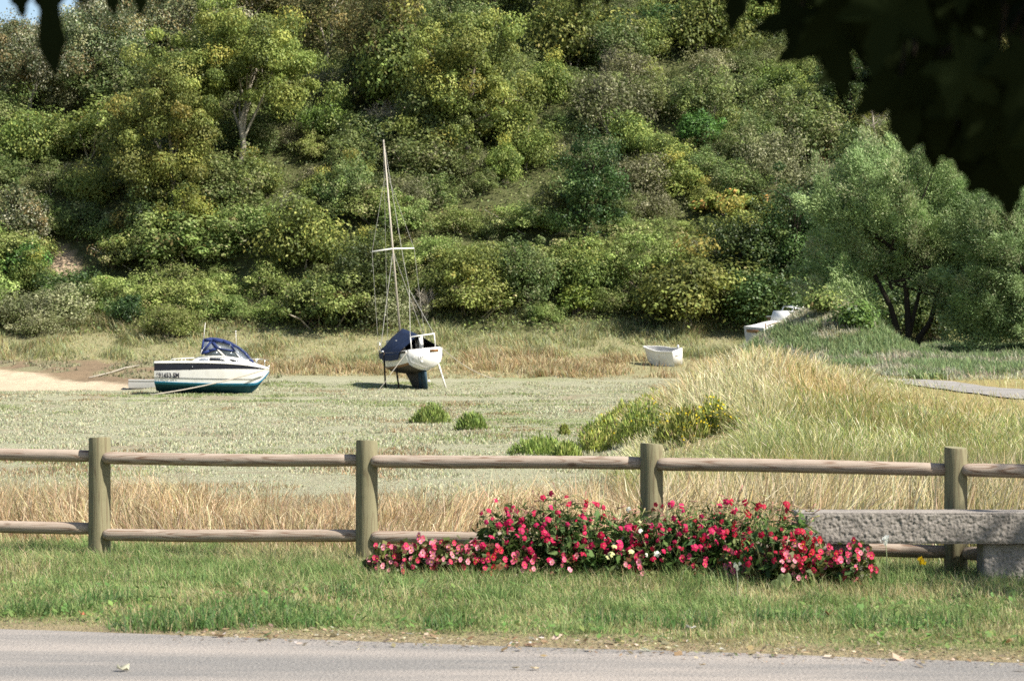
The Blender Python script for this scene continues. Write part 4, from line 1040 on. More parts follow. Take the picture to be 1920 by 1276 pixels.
for lvl in range(2):
    for i in range(len(posts) - 1):
        a = np.array(posts[i]) + u_ * .040 + n_ * .040; b = np.array(posts[i + 1]) - u_ * .012 - n_ * .004
        za, zb = RZ[lvl][i]
        A = np.array([a[0], a[1], za]); B = np.array([b[0], b[1], zb]); Lr = np.linalg.norm(B - A)
        tt = np.array([0, .004, .012, .024, .045, .1, .3, .5, .7, .9, 1.0]); ts = tt * Lr
        rad = .044 * np.array([.25, .62, .84, .95, 1, 1, 1.01, 1.0, .99, 1, .9]) * (1 + .02 * np.sin(i * 3 + lvl + tt * 9))
        rr = np.random.default_rng(330 + i * 2 + lvl)
        pts = np.stack([ts, .004 * np.sin(tt * 6 + i), .004 * np.sin(tt * 5 + 2 * i + lvl)], 1)
        m = MB(); m.tube(pts, rad, 20)
        d = (B - A) / Lr
        o = m.build('rail', M['rail'], fe, smooth=True, loc=A - O)
        o.rotation_euler = (rr.uniform(0, 0), -math.asin(d[2]), math.atan2(d[1], d[0]))

# ------------------------------------------------------------------ stone bench
be = empty('stone_bench', (2.8, 15.16, 0), label='rough grey stone bench in front of the fence at the right edge', cat='bench')
def rough_block(x0, x1, y0, y1, z0, z1, amp, seed, step=.0065, pits=.5):
    """a block whose front, ends and top are hammered stone"""
    m = MB()
    nx, nz, ny = int((x1 - x0) / step) + 2, int((z1 - z0) / step) + 2, int((y1 - y0) / step / 2) + 2
    def face(P, nrm, sd, a=1.0):
        Uv = P[..., 0] * 1.0 + P[..., 1] * 1.3; Vv = P[..., 2] + P[..., 1] * .2 * (abs(nrm[2]) > .5) * 5
        q = fnoise(Uv * 62 + sd - Vv * 30, Vv * 48 + Uv * 20, seed, 3) + .45 * fnoise(Uv * 9, Vv * 12, seed + 5, 2) + .5 * vnoise(Uv * 120, Vv * 120, seed + 9)
        hgt = (q - .95) * amp * a
        lo = P.reshape(-1, 3).min(0); hi = P.reshape(-1, 3).max(0); d = np.full(P.shape[:2], 9.0)
        for k in range(3):
            if hi[k] - lo[k] > 1e-6: d = np.minimum(d, np.minimum(P[..., k] - lo[k], hi[k] - P[..., k]))
        return P + np.array(nrm) * (hgt * np.clip(d / .02, 0, 1) - .006 * (1 - np.clip(d / .015, 0, 1)))[..., None]
    X_, Z_ = np.meshgrid(np.linspace(x0, x1, nx), np.linspace(z0, z1, nz)); m.grid(face(np.stack([X_, np.full_like(X_, y0), Z_], -1), (0, -1, 0), 0))
    X_, Y_ = np.meshgrid(np.linspace(x0, x1, nx), np.linspace(y0, y1, ny)); m.grid(face(np.stack([X_, Y_, np.full_like(X_, z1)], -1), (0, 0, 1), 3, .35))
    Y_, Z_ = np.meshgrid(np.linspace(y0, y1, ny), np.linspace(z0, z1, nz))
    m.grid(face(np.stack([np.full_like(Y_, x0), Y_, Z_], -1), (-1, 0, 0), 5), flip=True); m.grid(face(np.stack([np.full_like(Y_, x1), Y_, Z_], -1), (1, 0, 0), 7))
    m.add([[x0, y0, z0], [x1, y0, z0], [x1, y1, z0], [x0, y1, z0], [x0, y1, z1], [x1, y1, z1]], [np.array([[3, 2, 1, 0]]), np.array([[2, 3, 4, 5]])])
    return m
rough_block(-1.02, .58, -.15, .13, .287, .483, .012, 5).build('seat', M['stone'], be, smooth=True)
rough_block(.155, .45, -.11, .11, -.1, .284, .014, 6).build('leg', M['stone'], be, smooth=True)
rough_block(-.80, -.56, -.11, .11, -.1, .284, .014, 7).build('leg', M['stone'], be, smooth=True)

# ------------------------------------------------------------------ flower bed
def flower_mesh(name, kind, c1, c2, seed):
    rg = np.random.default_rng(seed); m = MB()
    c1 = np.array(c1); c2 = np.array(c2)
    if kind == 'star':          # five pointed petals on a long tube
        m.tube([[0, 0, -.055], [0, 0, -.03], [0, 0, -.004]], [.0022, .003, .006], 6, 0, False, c2)
        for k in range(5):
            a = 2 * math.pi * k / 5 + rg.uniform(-.12, .12); l = rg.uniform(.024, .030); w = .0115
            ca, sa = math.cos(a), math.sin(a)
            pr = [(.003, -.004, 0), (.014, -w, .002), (l * .8, -w * .75, -.002), (l, 0, -.008), (l * .8, w * .75, -.002), (.014, w, .002), (.003, .004, 0)]
            v = [(x * ca - y * sa, x * sa + y * ca, z + rg.uniform(-.003, .003)) for x, y, z in pr]
            m.add(v, [np.array([[0, 1, 2, 3, 4, 5, 6]])], 0, c1 * rg.uniform(.75, 1.2))
        m.tube([[0, 0, 0], [0, 0, .002]], [.003, .003], 6, 0, True, (.5, .42, .15))
    else:                       # begonia: two round and two small petals, yellow eye
        for k in range(4):
            a = math.pi / 2 * k + rg.uniform(-.15, .15); l = .024 if k % 2 else .019; w = .013 if k % 2 else .009
            ca, sa = math.cos(a), math.sin(a)
            pr = [(0, 0, 0), (l * .4, -w, .004), (l * .85, -w * .8, .007), (l, 0, .006), (l * .85, w * .8, .007), (l * .4, w, .004)]
            v = [(x * ca - y * sa, x * sa + y * ca, z) for x, y, z in pr]
            m.add(v, [np.arange(6)[None]], 0, c1 * rg.uniform(.8, 1.15))
        m.tube([[0, 0, .001], [0, 0, .010]], [.005, .003], 6, 0, True, (.62, .42, .04))
    return m.mesh(name, M['petal'])
ST = {
 'crimson': [flower_mesh('star_flower', 'star', (.54, .012, .085), (.50, .22, .16), 1), flower_mesh('star_flower', 'star', (.47, .010, .06), (.42, .25, .16), 2)],
 'magenta': [flower_mesh('star_flower', 'star', (.60, .022, .12), (.5, .24, .2), 3), flower_mesh('star_flower', 'star', (.58, .018, .10), (.5, .28, .2), 4)],
 'deep':    [flower_mesh('star_flower', 'star', (.38, .008, .03), (.40, .2, .14), 5), flower_mesh('star_flower', 'star', (.46, .010, .045), (.42, .22, .14), 6)],
 'white':   [flower_mesh('star_flower', 'star', (.78, .78, .66), (.5, .52, .3), 7)],
 'cream':   [flower_mesh('star_flower', 'star', (.66, .66, .30), (.45, .48, .2), 8)]}
BG = {'pink': [flower_mesh('begonia_flower', 'b', (.74, .13, .22), 0, 9), flower_mesh('begonia_flower', 'b', (.66, .045, .12), 0, 10), flower_mesh('begonia_flower', 'b', (.82, .30, .38), 0, 11)],
      'red': [flower_mesh('begonia_flower', 'b', (.58, .02, .05), 0, 12), flower_mesh('begonia_flower', 'b', (.66, .04, .12), 0, 13)]}
PAL['nicot'] = ([(.065, .120, .030), (.10, .16, .045), (.045, .085, .025), (.16, .20, .07)], (4, 3, 3, 1))
PAL['bego'] = ([(.075, .115, .03), (.11, .12, .035), (.14, .06, .03), (.05, .075, .02)], (4, 3, 1.6, 2))

def bed_D(px): return 15.95 - (px - 700) / 940 * .80
def leaves_dome(mb, rg, n, rx, ry, h, L, pal, low=.0, wid=.5):
    a = rg.uniform(0, 6.28, n); r = np.sqrt(rg.random(n)); x, y = rx * r * np.cos(a), ry * r * np.sin(a)
    z = low + (h - low) * np.sqrt(np.clip(1 - r ** 2 * .9, 0, 1)) * rg.random(n) ** .6
    C = np.stack([x, y, z], 1)
    leafcloud(mb, C, np.full(n, .015), 1, L, pal, .55, .1, 1, wid=wid, rg=rg, clumpvar=.12)
def put_flowers(rg, e, meshes, nm, spots, tilt=.8, sc=(.8, 1.15)):
    o0 = None
    for p, d in spots:
        me = meshes[rg.integers(len(meshes))]
        if o0 is None: o = link(nm, me, e); o0 = o
        else:
            o = o0.copy(); o.data = me; COL.objects.link(o); o.parent = e
        o.location = p; dv = Vector(d); o.rotation_euler = dv.to_track_quat('Z', 'Y').to_euler()
        s = rg.uniform(*sc); o.scale = (s, s, s)

NG = 'flowering tobacco plants in the flower bed'; BGp = 'begonias edging the flower bed'
nic = [(945, 928, .19, 'magenta', 20, 'magenta red flowering tobacco at the left end of the tall flowers'),
       (1000, 925, .20, 'magenta', 24, 'crimson pink flowering tobacco, second tall plant from the left'),
       (1052, 912, .20, 'crimson', 26, 'tallest crimson flowering tobacco at the left hump of the bed'),
       (1105, 928, .20, 'crimson', 24, 'crimson flowering tobacco right of the left hump of the bed'),
       (1152, 950, .19, 'cream', 10, 'flowering tobacco with a few cream yellow flowers near the middle of the bed'),
       (1196, 940, .18, 'white', 8, 'flowering tobacco with white stars in front of the third fence post'),
       (1236, 936, .20, 'crimson', 24, 'crimson flowering tobacco directly right of the third fence post'),
       (1290, 928, .20, 'magenta', 22, 'flowering tobacco with magenta tops right of the white flowered one'),
       (1345, 930, .20, 'crimson', 26, 'red flowering tobacco between the magenta topped and dark red plants'),
       (1400, 920, .20, 'deep', 28, 'tall dark red flowering tobacco left of the bench'),
       (1450, 935, .20, 'deep', 24, 'dark red flowering tobacco leaning towards the bench end'),
       (1490, 940, .15, 'deep', 12, 'thin dark red flowering tobacco right against the stone bench')]
for i, (px, yt, rx, kind, nf, lb) in enumerate(nic):
    rg = np.random.default_rng(400 + i); D = min(bed_D(px) + .08 + rg.uniform(-.05, .05), 14.97 if px > 1425 else 99); ry_ = .12 if px > 1425 else .26; X = (px - CX) / FP * D
    top = EYE + (HY - yt) / FP * D
    e = empty('flowering_tobacco', (X, D, 0), label=lb, cat='flower', group=NG)
    f = MB(); leaves_dome(f, rg, 330 if px < 1425 else 170, rx * 1.1, ry_, top * .78, .085, 'nicot', .02, .42)
    leaves_dome(f, rg, 150, rx, min(ry_, .22), top * .93, .055, 'nicot', .25, .22)
    for k in range(30):        # buds and bare tubes of spent flowers
        x = rg.uniform(-rx, rx); y = rg.uniform(-.2, .1); z = top * rg.uniform(.5, .98); d = rg.standard_normal(3) * [1, .6, .7]; d /= np.linalg.norm(d)
        f.tube([[x, y, z], [x + d[0] * .035, y + d[1] * .035, z + d[2] * .035], [x + d[0] * .065, y + d[1] * .065, z + d[2] * .065]], [.0022, .003, .0045], 4, 0, True, [(.48, .34, .2), (.36, .34, .14), (.5, .26, .2)][rg.integers(3)])
    f.build('foliage', M['leaf'], e)
    spots = []; s = MB()
    for k in range(int(nf * 1.2)):
        a = rg.uniform(0, 6.28); r = rx * 1.15 * math.sqrt(rg.random()); x = r * math.cos(a); y = ry_ * (r / rx) * math.sin(a) - .05
        hh = top * (1 - .35 * (r / rx / 1.15) ** 2) * (1 - .62 * rg.random() ** 1.25)
        if hh < top * .7: y = -abs(y) - .08
        d = np.array([rg.normal(x * 2, .5), rg.normal(-.75, .35), rg.normal(.35, .4)]); d /= np.linalg.norm(d)
        spots.append(((x, y, hh), d))
        q = np.array([x, y, hh]) - d * .055; b0 = np.array([x * .45, y * .3, hh * .45])
        s.tube([b0, (b0 + q) / 2 + rg.standard_normal(3) * .015, q], [.004, .003, .0022], 4, 0, False, (.20, .22, .10))
    s.build('stem', M['leaf'], e)
    ms = ST[kind] if kind in ('crimson', 'magenta', 'deep') else ST[kind]
    if kind == 'crimson': ms = ST['crimson'] * 2 + ST['magenta'][1:] + ST['deep'][1:]
    if kind == 'magenta': ms = ST['magenta'] * 2 + ST['crimson'][:1]
    if kind == 'deep': ms = ST['deep'] * 2 + ST['crimson'][1:]
    put_flowers(rg, e, ms, 'flower', spots, sc=(.58, .95))
    if kind in ('white', 'cream'):
        sp = [((rg.uniform(-rx, rx), rg.uniform(-.3, -.1), top * rg.uniform(.35, .8)), (rg.normal(0, .4), -1, rg.normal(.3, .3))) for _ in range(12)]
        put_flowers(rg, e, ST['crimson'] + ST['magenta'], 'flower', sp)
beg = [(718, 1012, .11, 'pink', 18, 'pink begonia at the far left end of the bed beside the second post'),
       (756, 1006, .11, 'pink', 20, 'pink begonia, second from the left end of the bed'),
       (796, 1000, .11, 'pink', 20, 'pink begonia under the lower rail, third from the left end'),
       (842, 998, .12, 'pink', 22, 'taller pink begonia with pale tops left of the tobacco plants'),
       (884, 1004, .11, 'pink', 18, 'red pink begonia just left of the tall tobacco flowers'),
       (922, 1010, .11, 'red', 16, 'red begonia under the left end of the tobacco flowers'),
       (985, 1022, .11, 'pink', 12, 'pink begonia low in front of the left tobacco hump'),
       (1060, 1030, .10, 'pink', 8, 'sparse pink begonia in the dark gap below the left hump'),
       (1190, 1028, .10, 'pink', 8, 'sparse pink begonia below the white tobacco flowers'),
       (1300, 1030, .10, 'red', 14, 'red begonia low in the bed below the magenta topped tobacco'),
       (1375, 1018, .11, 'pink', 14, 'bright pink begonia in front of the dark red tobacco left'),
       (1430, 1012, .11, 'pink', 15, 'bright pink begonia behind the broad pale leaves'),
       (1478, 1006, .10, 'pink', 16, 'pink begonia directly left of the bench end'),
       (1530, 1000, .12, 'red', 22, 'red pink begonia in front of the left part of the bench'),
       (1572, 1012, .10, 'pink', 18, 'small pink begonia in front of the bench leg in shade'),
       (1610, 1000, .10, 'pink', 18, 'bright pink begonia at the right end of the bed')]
for i, (px, yt, rx, kind, nf, lb) in enumerate(beg):
    rg = np.random.default_rng(440 + i); D = bed_D(px) - .18 + rg.uniform(-.03, .03); D = min(D, 14.90 if px > 1470 else 99); X = (px - CX) / FP * D
    top = EYE + (HY - yt) / FP * D
    e = empty('begonia_plant', (X, D, 0), label=lb, cat='flower', group=BGp)
    f = MB(); leaves_dome(f, rg, 240, rx * 1.15, .13, top * .92, .05, 'bego', .0, .75); f.build('foliage', M['leaf_gloss'], e)
    spots = []
    for k in range(int(nf * 1.15)):
        a = rg.uniform(0, 6.28); r = rx * 1.15 * math.sqrt(rg.random()); x = r * math.cos(a); y = -abs(.13 * (r / rx) * math.sin(a))
        hh = top * (1 - .3 * (r / rx / 1.15) ** 2) * (1 - .7 * rg.random() ** 1.1)
        d = np.array([rg.normal(x * 2, .4), -1, rg.normal(.35, .4)])
        spots.append(((x, y - .02, hh), d))
    put_flowers(rg, e, BG[kind], 'flower', spots, sc=(.7, 1.1))

# broad pale leaves and stray weeds at the front of the bed
def weed(nm, lb, cat, px, py, D, n, L, W, col, seed, upright=.7):
    rg = np.random.default_rng(seed); X = (px - CX) / FP * D; m = MB()
    for k in range(n):
        a = rg.uniform(math.pi, 2 * math.pi); d = np.array([math.cos(a) * (1 - upright * .7), math.sin(a) * .35, upright]); d /= np.linalg.norm(d)
        sd = np.array([math.cos(a + 1.57), math.sin(a + 1.57) * .3, 0.1]); sd /= np.linalg.norm(sd)
        l = L * rg.uniform(.75, 1.1); w = W * rg.uniform(.8, 1.1); b0 = np.array([rg.uniform(-.05, .05), 0, .03])
        t = np.linspace(0, 1, 7); wd = w * np.sin(np.pi * (.08 + .9 * t)) ** .8 * .5
        ctr = b0 + t[:, None] * l * d + np.stack([0 * t, 0 * t, -.05 * t ** 2], 1)
        G = np.stack([ctr - sd * wd[:, None], ctr - np.array([0, .004, .004]), ctr + sd * wd[:, None]], 1)
        m.grid(G, c=np.array(col) * rg.uniform(.85, 1.15))
    o = m.build(nm, M['leaf'], loc=(X, D, 0)); tag(o, lb, cat)
weed('broad_leaved_weed', 'pale green weed with broad oval leaves in front of the pink begonias', 'plant', 1462, 0, 14.72, 4, .15, .06, (.34, .42, .20), 1, 1.5)
weed('broad_leaved_weed', 'grey green broad leaf at the foot of the left begonias', 'plant', 795, 0, 15.50, 3, .10, .05, (.26, .35, .17), 2, .9)
weed('broad_leaved_weed', 'yellowing round leaf at the foot of the bed below the white flowers', 'plant', 1228, 0, 15.1, 2, .11, .05, (.36, .32, .11), 3, .9)
def stalk(nm, lb, px, D, h, seed, col, headc, n):
    rg = np.random.default_rng(seed); X = (px - CX) / FP * D
    e = empty(nm, (X, D, 0), label=lb, cat='flower'); s = MB(); s.tube([[0, 0, 0], [.01, 0, h * .6], [.0, 0, h]], [.004, .003, .002], 5, 0, True, col)
    for k in range(0):
        z = rg.uniform(.1, .8) * h; a = rg.uniform(0, 6.28); s.add([[0, 0, z], [.03 * math.cos(a) - .008, .03 * math.sin(a), z + .02], [.06 * math.cos(a), .06 * math.sin(a), z + .015], [.03 * math.cos(a) + .008, .03 * math.sin(a), z + .012]], [np.array([[0, 1, 2, 3]])], 0, col)
    s.build('stem', M['leaf'], e)
    f = MB()
    for k in range(n):
        p = np.array([rg.normal(0, .010), rg.normal(0, .008), h - rg.uniform(0, .05 if n > 6 else .01)]); a = rg.uniform(0, 6.28)
        f.add([p, p + [.018 * math.cos(a), -.01, .012], p + [.012 * math.cos(a + 1), -.012, .028], p + [.006 * math.cos(a + 2), -.006, .02]], [np.array([[0, 1, 2, 3]])], 0, headc)
    f.build('flower', M['petal'], e)
stalk('white_flower', 'single white flower spike in front of the stone bench right of the bed', 1660, 14.5, .36, 1, (.2, .24, .12), (.8, .8, .76), 16)
stalk('white_flower', 'greyish white flower stalk rising from the lawn in front of the bed', 1380, 14.1, .24, 2, (.30, .32, .22), (.55, .56, .46), 9)
stalk('dandelion', 'yellow dandelion below the bench left of the fourth fence post', 1728, 14.95, .20, 3, (.16, .22, .07), (.80, .58, .02), 18)
# ------------------------------------------------------------------ fallen leaves and scraps
def scrap(nm, lb, cat, px, py, size, col, seed, zo=.012, curl=.4):
    X, D, z = (px - CX) / FP * 1, 0, 0
    D = EYE * FP / (py - HY); X = (px - CX) / FP * D
    rg = np.random.default_rng(seed); k = 9; an = np.linspace(0, 6.283, k, endpoint=False)
    r = size * rg.uniform(.55, 1.1, k); m = MB()
    v = np.stack([r * np.cos(an), r * np.sin(an) * .75, rg.uniform(0, curl, k) * size], 1)
    v = np.concatenate([v, [[0, 0, size * .05]]]); w = v + np.array([0, 0, .0015])
    j = np.arange(k); j2 = (j + 1) % k
    m.add(np.concatenate([v, w]), [np.stack([j2, j, np.full(k, k)], 1), np.stack([j, j2, np.full(k, k)], 1) + k + 1, np.stack([j, j2, j2 + k + 1, j + k + 1], 1)], 0, col)
    tag(m.build(nm, M['leaf'], loc=(X, D, float(Z(X, D)) + zo)), lb, cat)
scrap('crumpled_leaf', 'pale crumpled leaf lying on the road at the bottom left', 'leaf', 230, 1268, .036, (.55, .52, .40), 1, .03, 1.1)
scrap('fallen_leaf', 'tan leaf on the road at the bottom centre, left one of two', 'leaf', 968, 1263, .022, (.42, .32, .18), 2, .028)
scrap('fallen_leaf', 'pale tan leaf on the road at the bottom centre, right one of two', 'leaf', 1002, 1264, .03, (.58, .46, .30), 3, .028)
scrap('fallen_leaf', 'yellowish leaf on the road at the bottom right', 'leaf', 1316, 1257, .018, (.55, .45, .22), 4, .028)
scrap('fallen_leaf', 'rust brown leaf on the lawn right of centre', 'leaf', 1553, 1172, .028, (.30, .13, .06), 5, .05, 1)
scrap('fallen_leaf', 'orange brown leaf on the lawn edge at the left', 'leaf', 155, 1164, .022, (.42, .17, .08), 6, .035, 1)
scrap('fallen_leaf', 'tan leaf in the grass at the right edge near the road', 'leaf', 1888, 1218, .026, (.50, .36, .2), 7, .035, 1)
scrap('paper_scrap', 'white paper scrap on the lawn edge right of centre', 'litter', 1296, 1194, .032, (.80, .78, .74), 8, .045, .9)
scrap('paper_scrap', 'small white scrap at the road edge at the left centre', 'litter', 443, 1205, .012, (.78, .76, .70), 9, .03, .9)
# ------------------------------------------------------------------ motor boat
def textmesh(s, size, ext=.002):
    cu = bpy.data.curves.new('registration_letters', 'FONT'); cu.body = s; cu.size = size; cu.extrude = ext; cu.offset = .010; cu.align_x = 'LEFT'; cu.space_character = 1.0
    o = bpy.data.objects.new('registration_letters', cu); COL.objects.link(o)
    dg = bpy.context.evaluated_depsgraph_get(); me = bpy.data.meshes.new_from_object(o.evaluated_get(dg)); me.name = 'registration_letters'
    bpy.data.objects.remove(o); bpy.data.curves.remove(cu); return me

mx, mD, mz = at(398, 738, 100); s = mD / FP
print('motor boat', mx, mD, mz)
K = s            # metres per photo pixel
x0 = (292 - CX) / FP * mD
mo = empty('motor_boat', (x0, mD, mz - .02), (R(0), 0, R(3)), label='small white motor cruiser with navy band and blue canvas hood, aground on the marsh', cat='boat')
Lm = 213 * K
def U(px): return (px - 292) * K
def W_(py): return (738 - py) * K
# stations: u, half sheer, z sheer, z band low, half chine, z chine, keel z
S = np.array([
 (U(293), .98, W_(676.5), W_(693.5), .90, W_(713), W_(731)),
 (U(310), 1.04, W_(676.3), W_(693.2), .95, W_(713.5), W_(735)),
 (U(345), 1.08, W_(676), W_(692.3), .98, W_(715), W_(737.5)),
 (U(385), 1.10, W_(676), W_(691), .97, W_(716.2), W_(738.5)),
 (U(420), 1.05, W_(677), W_(690.4), .86, W_(717), W_(738.8)),
 (U(450), .88, W_(679), W_(690.3), .62, W_(717), W_(738.8)),
 (U(468), .68, W_(681.2), W_(690.6), .40, W_(717), W_(738.2)),
 (U(481), .47, W_(683.4), W_(691), .22, W_(716.5), W_(727)),
 (U(491), .28, W_(685.3), W_(691.4), .09, W_(710), W_(714)),
 (U(499), .12, W_(687), W_(691.8), .03, W_(701), W_(703)),
 (U(504), .03, W_(688.2), W_(692), .01, W_(694.5), W_(695.5))])
from_ = np.linspace(0, 1, len(S)); tt = np.linspace(0, 1, 41)
def spl(col):
    y = np.interp(tt, from_, S[:, col])
    for _ in range(2): y[1:-1] = (y[:-2] + 2 * y[1:-1] + y[2:]) / 4
    return y
u, bs, zs, zb, bc, zc, zk = [spl(i) for i in range(7)]
def side(sg):
    rows = []
    flare = lambda f: bs + (bc - bs) * f ** 1.25
    def zz(f): return zs + (zc - zs) * f
    fb = np.clip((zs - zb) / np.maximum(zs - zc, .05), .05, .9)
    rows.append((bs, zs)); rows.append((bs + .015, zs - .03)); rows.append((bs + .015, zs - .075)); rows.append((bs - .005, zs - .08))
    rows.append((flare(fb), zz(fb)))
    for g in (.25, .5, .75): rows.append((flare(fb + (1 - fb) * g), zz(fb + (1 - fb) * g)))
    rows.append((bc, zc)); rows.append((bc + .02, zc - .02)); rows.append((bc * .86, zc - .08 - (zc - zk) * .08))
    for g in (.45, .75): rows.append((bc * (1 - g), zc + (zk - zc) * (g + .1 * (1 - g))))
    rows.append((0 * bc, zk))
    return [np.stack([u, sg * np.maximum(w, 0), z], 1) for w, z in rows]
h = MB(); mats = [0, 0, 0, 1, 2, 2, 2, 2, 2, 3, 4, 4, 4]
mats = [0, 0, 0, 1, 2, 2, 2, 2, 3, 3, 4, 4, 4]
for sg in (-1, 1):
    rr = side(sg)
    for a in range(len(rr) - 1): h.grid(np.array([rr[a], rr[a + 1]]), mats[a], flip=(sg > 0))
    if sg < 0: st0 = [r[0] for r in rr]
    else: st1 = [r[0] for r in rr]
h.poly(np.array(st0 + st1[::-1][1:]), 2)
h.build('hull', [M['gel'], M['navy_band'], M['gel'], M['teal'], M['teal_dark']], mo, smooth=False)
# thin dark boot line and bolt on the near side, proud of the skin
ln = MB(); f = .80
wln = bs + (bc - bs) * f ** 1.25 + .012; zl = zs + (zc - zs) * f
ln.tube(np.stack([u, -wln, zl], 1)[:34], .009, 4); ln.tube(np.stack([u, wln, zl], 1)[:34], .009, 4)
ln.build('rubbing_line', M['dark'], mo)
# deck: side decks, foredeck and a cockpit well
d = MB()
cam = .10 * np.clip((u - 2.2) / 2, 0, 1) * np.clip(bs / .8, 0, 1)
k0 = int(np.argmin(abs(u - U(386))))
for sg in (-1, 1):
    d.grid(np.array([np.stack([u[:k0 + 1], sg * bs[:k0 + 1], zs[:k0 + 1]], 1), np.stack([u[:k0 + 1], sg * (bs[:k0 + 1] - .22), zs[:k0 + 1] + .02], 1), np.stack([u[:k0 + 1], sg * (bs[:k0 + 1] - .24), zs[:k0 + 1] - .55], 1)]), 0, flip=(sg < 0))
d.grid(np.array([np.stack([u[k0:], -bs[k0:], zs[k0:]], 1), np.stack([u[k0:], -bs[k0:] * .4, zs[k0:] + cam[k0:]], 1), np.stack([u[k0:], bs[k0:] * .4, zs[k0:] + cam[k0:]], 1), np.stack([u[k0:], bs[k0:], zs[k0:]], 1)]), 0, flip=True)
d.box((U(340), 0, W_(676) - .56), (U(386) - .05, 1.8, .03), 0)
d.box((.05, 0, W_(677) - .1), (.12, 1.75, .2), 0)
d.build('deck', M['gel'], mo, smooth=False)
# cabin trunk with side windows
def prof(pts): return np.array([(U(a), W_(b)) for a, b in pts])
cab = MB()
lo = prof([(362, 677), (372, 668.5), (380, 666.5), (400, 666), (425, 666.5), (446, 669.5), (466, 675.5), (482, 683)])
wid = np.array([.72, .73, .74, .75, .74, .64, .48, .28])
for sg in (-1, 1):
    base = np.stack([lo[:, 0], sg * (wid + .07), np.interp(lo[:, 0], u, zs) + .0], 1)
    top = np.stack([lo[:, 0], sg * wid, np.maximum(lo[:, 1], base[:, 2] + .005)], 1)
    cab.grid(np.array([base, top]), 0, flip=(sg < 0))
    if sg < 0: tl = top
    else: tr_ = top
kf = 4
cab.grid(np.array([tl[kf:], (tl[kf:] * .5 + tr_[kf:] * .5) + [0, 0, .05], tr_[kf:]]), 0)
cab.build('cabin', M['gel'], mo)
def pane(pts, th, mat, nm, parent=mo, yo=.0, sg=-1):
    m = MB(); P3 = []
    for a, b in pts:
        uu = U(a); y = np.interp(uu, lo[:, 0], wid + .045) + yo
        P3.append((uu, sg * y, W_(b)))
    m.slab(P3, (0, sg * th, 0), 0); return m.build(nm, mat, parent)
for sg in (-1, 1):
    pane([(373, 675.8), (379, 670), (393, 669.4), (392.5, 675.6)], .012, M['clear'], 'window', sg=sg, yo=.01)
    pane([(395, 675.6), (395.5, 669.3), (416, 669.8), (425.5, 676)], .012, M['dark_glass'], 'window', sg=sg, yo=.01)
    pane([(431, 671.4), (447, 674.6), (452.5, 678.4), (438, 678)], .012, M['dark_glass'], 'window', sg=sg, yo=.01)
# windscreen: white frame, tinted glass
wf = MB(); wg = MB()
def bar(a, b, y0, y1, r=.022, sg=-1, mb=None):
    (mb or wf).tube([(U(a[0]), sg * y0, W_(a[1])), (U(b[0]), sg * y1, W_(b[1]))], r, 6)
for sg in (-1, 1):
    bar((407, 652), (424, 668), .70, .76, .034, sg); bar((440, 656.5), (451, 670), .52, .60, .026, sg)
    bar((408, 652), (440, 656.5), .70, .52, .018, sg); bar((422, 667.5), (452, 671), .76, .60, .02, sg)
    bar((380, 667), (424, 667), .76, .76, .02, sg)
    wg.slab([(U(409), sg * .69, W_(653.5)), (U(439), sg * .51, W_(657.5)), (U(450), sg * .59, W_(669.5)), (U(424), sg * .74, W_(667))], (0, sg * .008, 0))
    wg.slab([(U(384), sg * .74, W_(665.5)), (U(405), sg * .72, W_(654)), (U(418), sg * .75, W_(665.5))], (0, sg * .008, 0))
bar((440, 656.5), (440, 656.5 - .01), .52, -.52, .018, -1); wf.tube([(U(440), -.52, W_(656.5)), (U(445), 0, W_(656)), (U(440), .52, W_(656.5))], .018, 6)
wg.slab([(U(440), -.5, W_(657)), (U(440), .5, W_(657)), (U(451), .58, W_(670)), (U(451), -.58, W_(670))], (.01, 0, 0))
wsc = wf.build('windscreen', M['white'], mo); wg.build('pane', M['glass'], wsc)
# canvas hood on hoops
top = prof([(384, 634), (388, 632.2), (396, 631.3), (408, 632.5), (420, 635.3), (433, 640.5)])
fr = prof([(433, 640.5), (447, 648), (459, 658), (467, 668), (477, 681)])
hd = MB()
def arch(p, w, dz=.14, n=9):
    a = np.linspace(-1, 1, n); return np.stack([np.full(n, p[0]), a * w, p[1] - dz * np.abs(a) ** 2.6], 1)
T3 = np.array([arch(p, w) for p, w in zip(top, (.74, .76, .76, .74, .70, .62))]); hd.grid(T3)
hd.grid(T3 - [0, 0, .012], flip=True)
def strip(pts, r=.05):
    for sg in (-1, 1):
        q = [(U(a), sg * y, W_(b)) for a, b, y in pts]; q = np.array(q)
        dd = np.array([0, sg * .012, 0]); perp = np.cross(np.gradient(q, axis=0), [0, 1, 0]); perp /= np.linalg.norm(perp, axis=1)[:, None] + 1e-9
        for k in range(len(q) - 1):
            hd.slab([q[k] - perp[k] * r, q[k + 1] - perp[k + 1] * r, q[k + 1] + perp[k + 1] * r, q[k] + perp[k] * r], dd)
strip([(384, 635.5, .755), (379.5, 662.5, .80)], .05)
strip([(398.5, 638, .78), (381.5, 661, .805)], .05)
strip([(380, 662.3, .81), (394, 656.5, .80), (408, 652, .755)], .055)
strip([(397, 636, .785), (409, 652.5, .76)], .075)
strip([(385, 636.5, .765), (400, 636.5, .785), (419, 639.2, .75), (433, 643.5, .66)], .075)
strip([(409, 652, .74), (440, 656.8, .56)], .032)
strip([(432, 642, .645), (441.5, 657.5, .56)], .05)
strip([(433, 642.5, .64), (447, 650.5, .56), (459, 660.5, .50), (467, 670.5, .42), (476, 681, .33)], .04)
hood = hd.build('canvas_hood', M['blue_cloth'], mo)
pn = MB()
F3 = np.array([arch(p, w, .06) for p, w in zip(fr, (.60, .54, .48, .40, .30))]); pn.grid(F3)
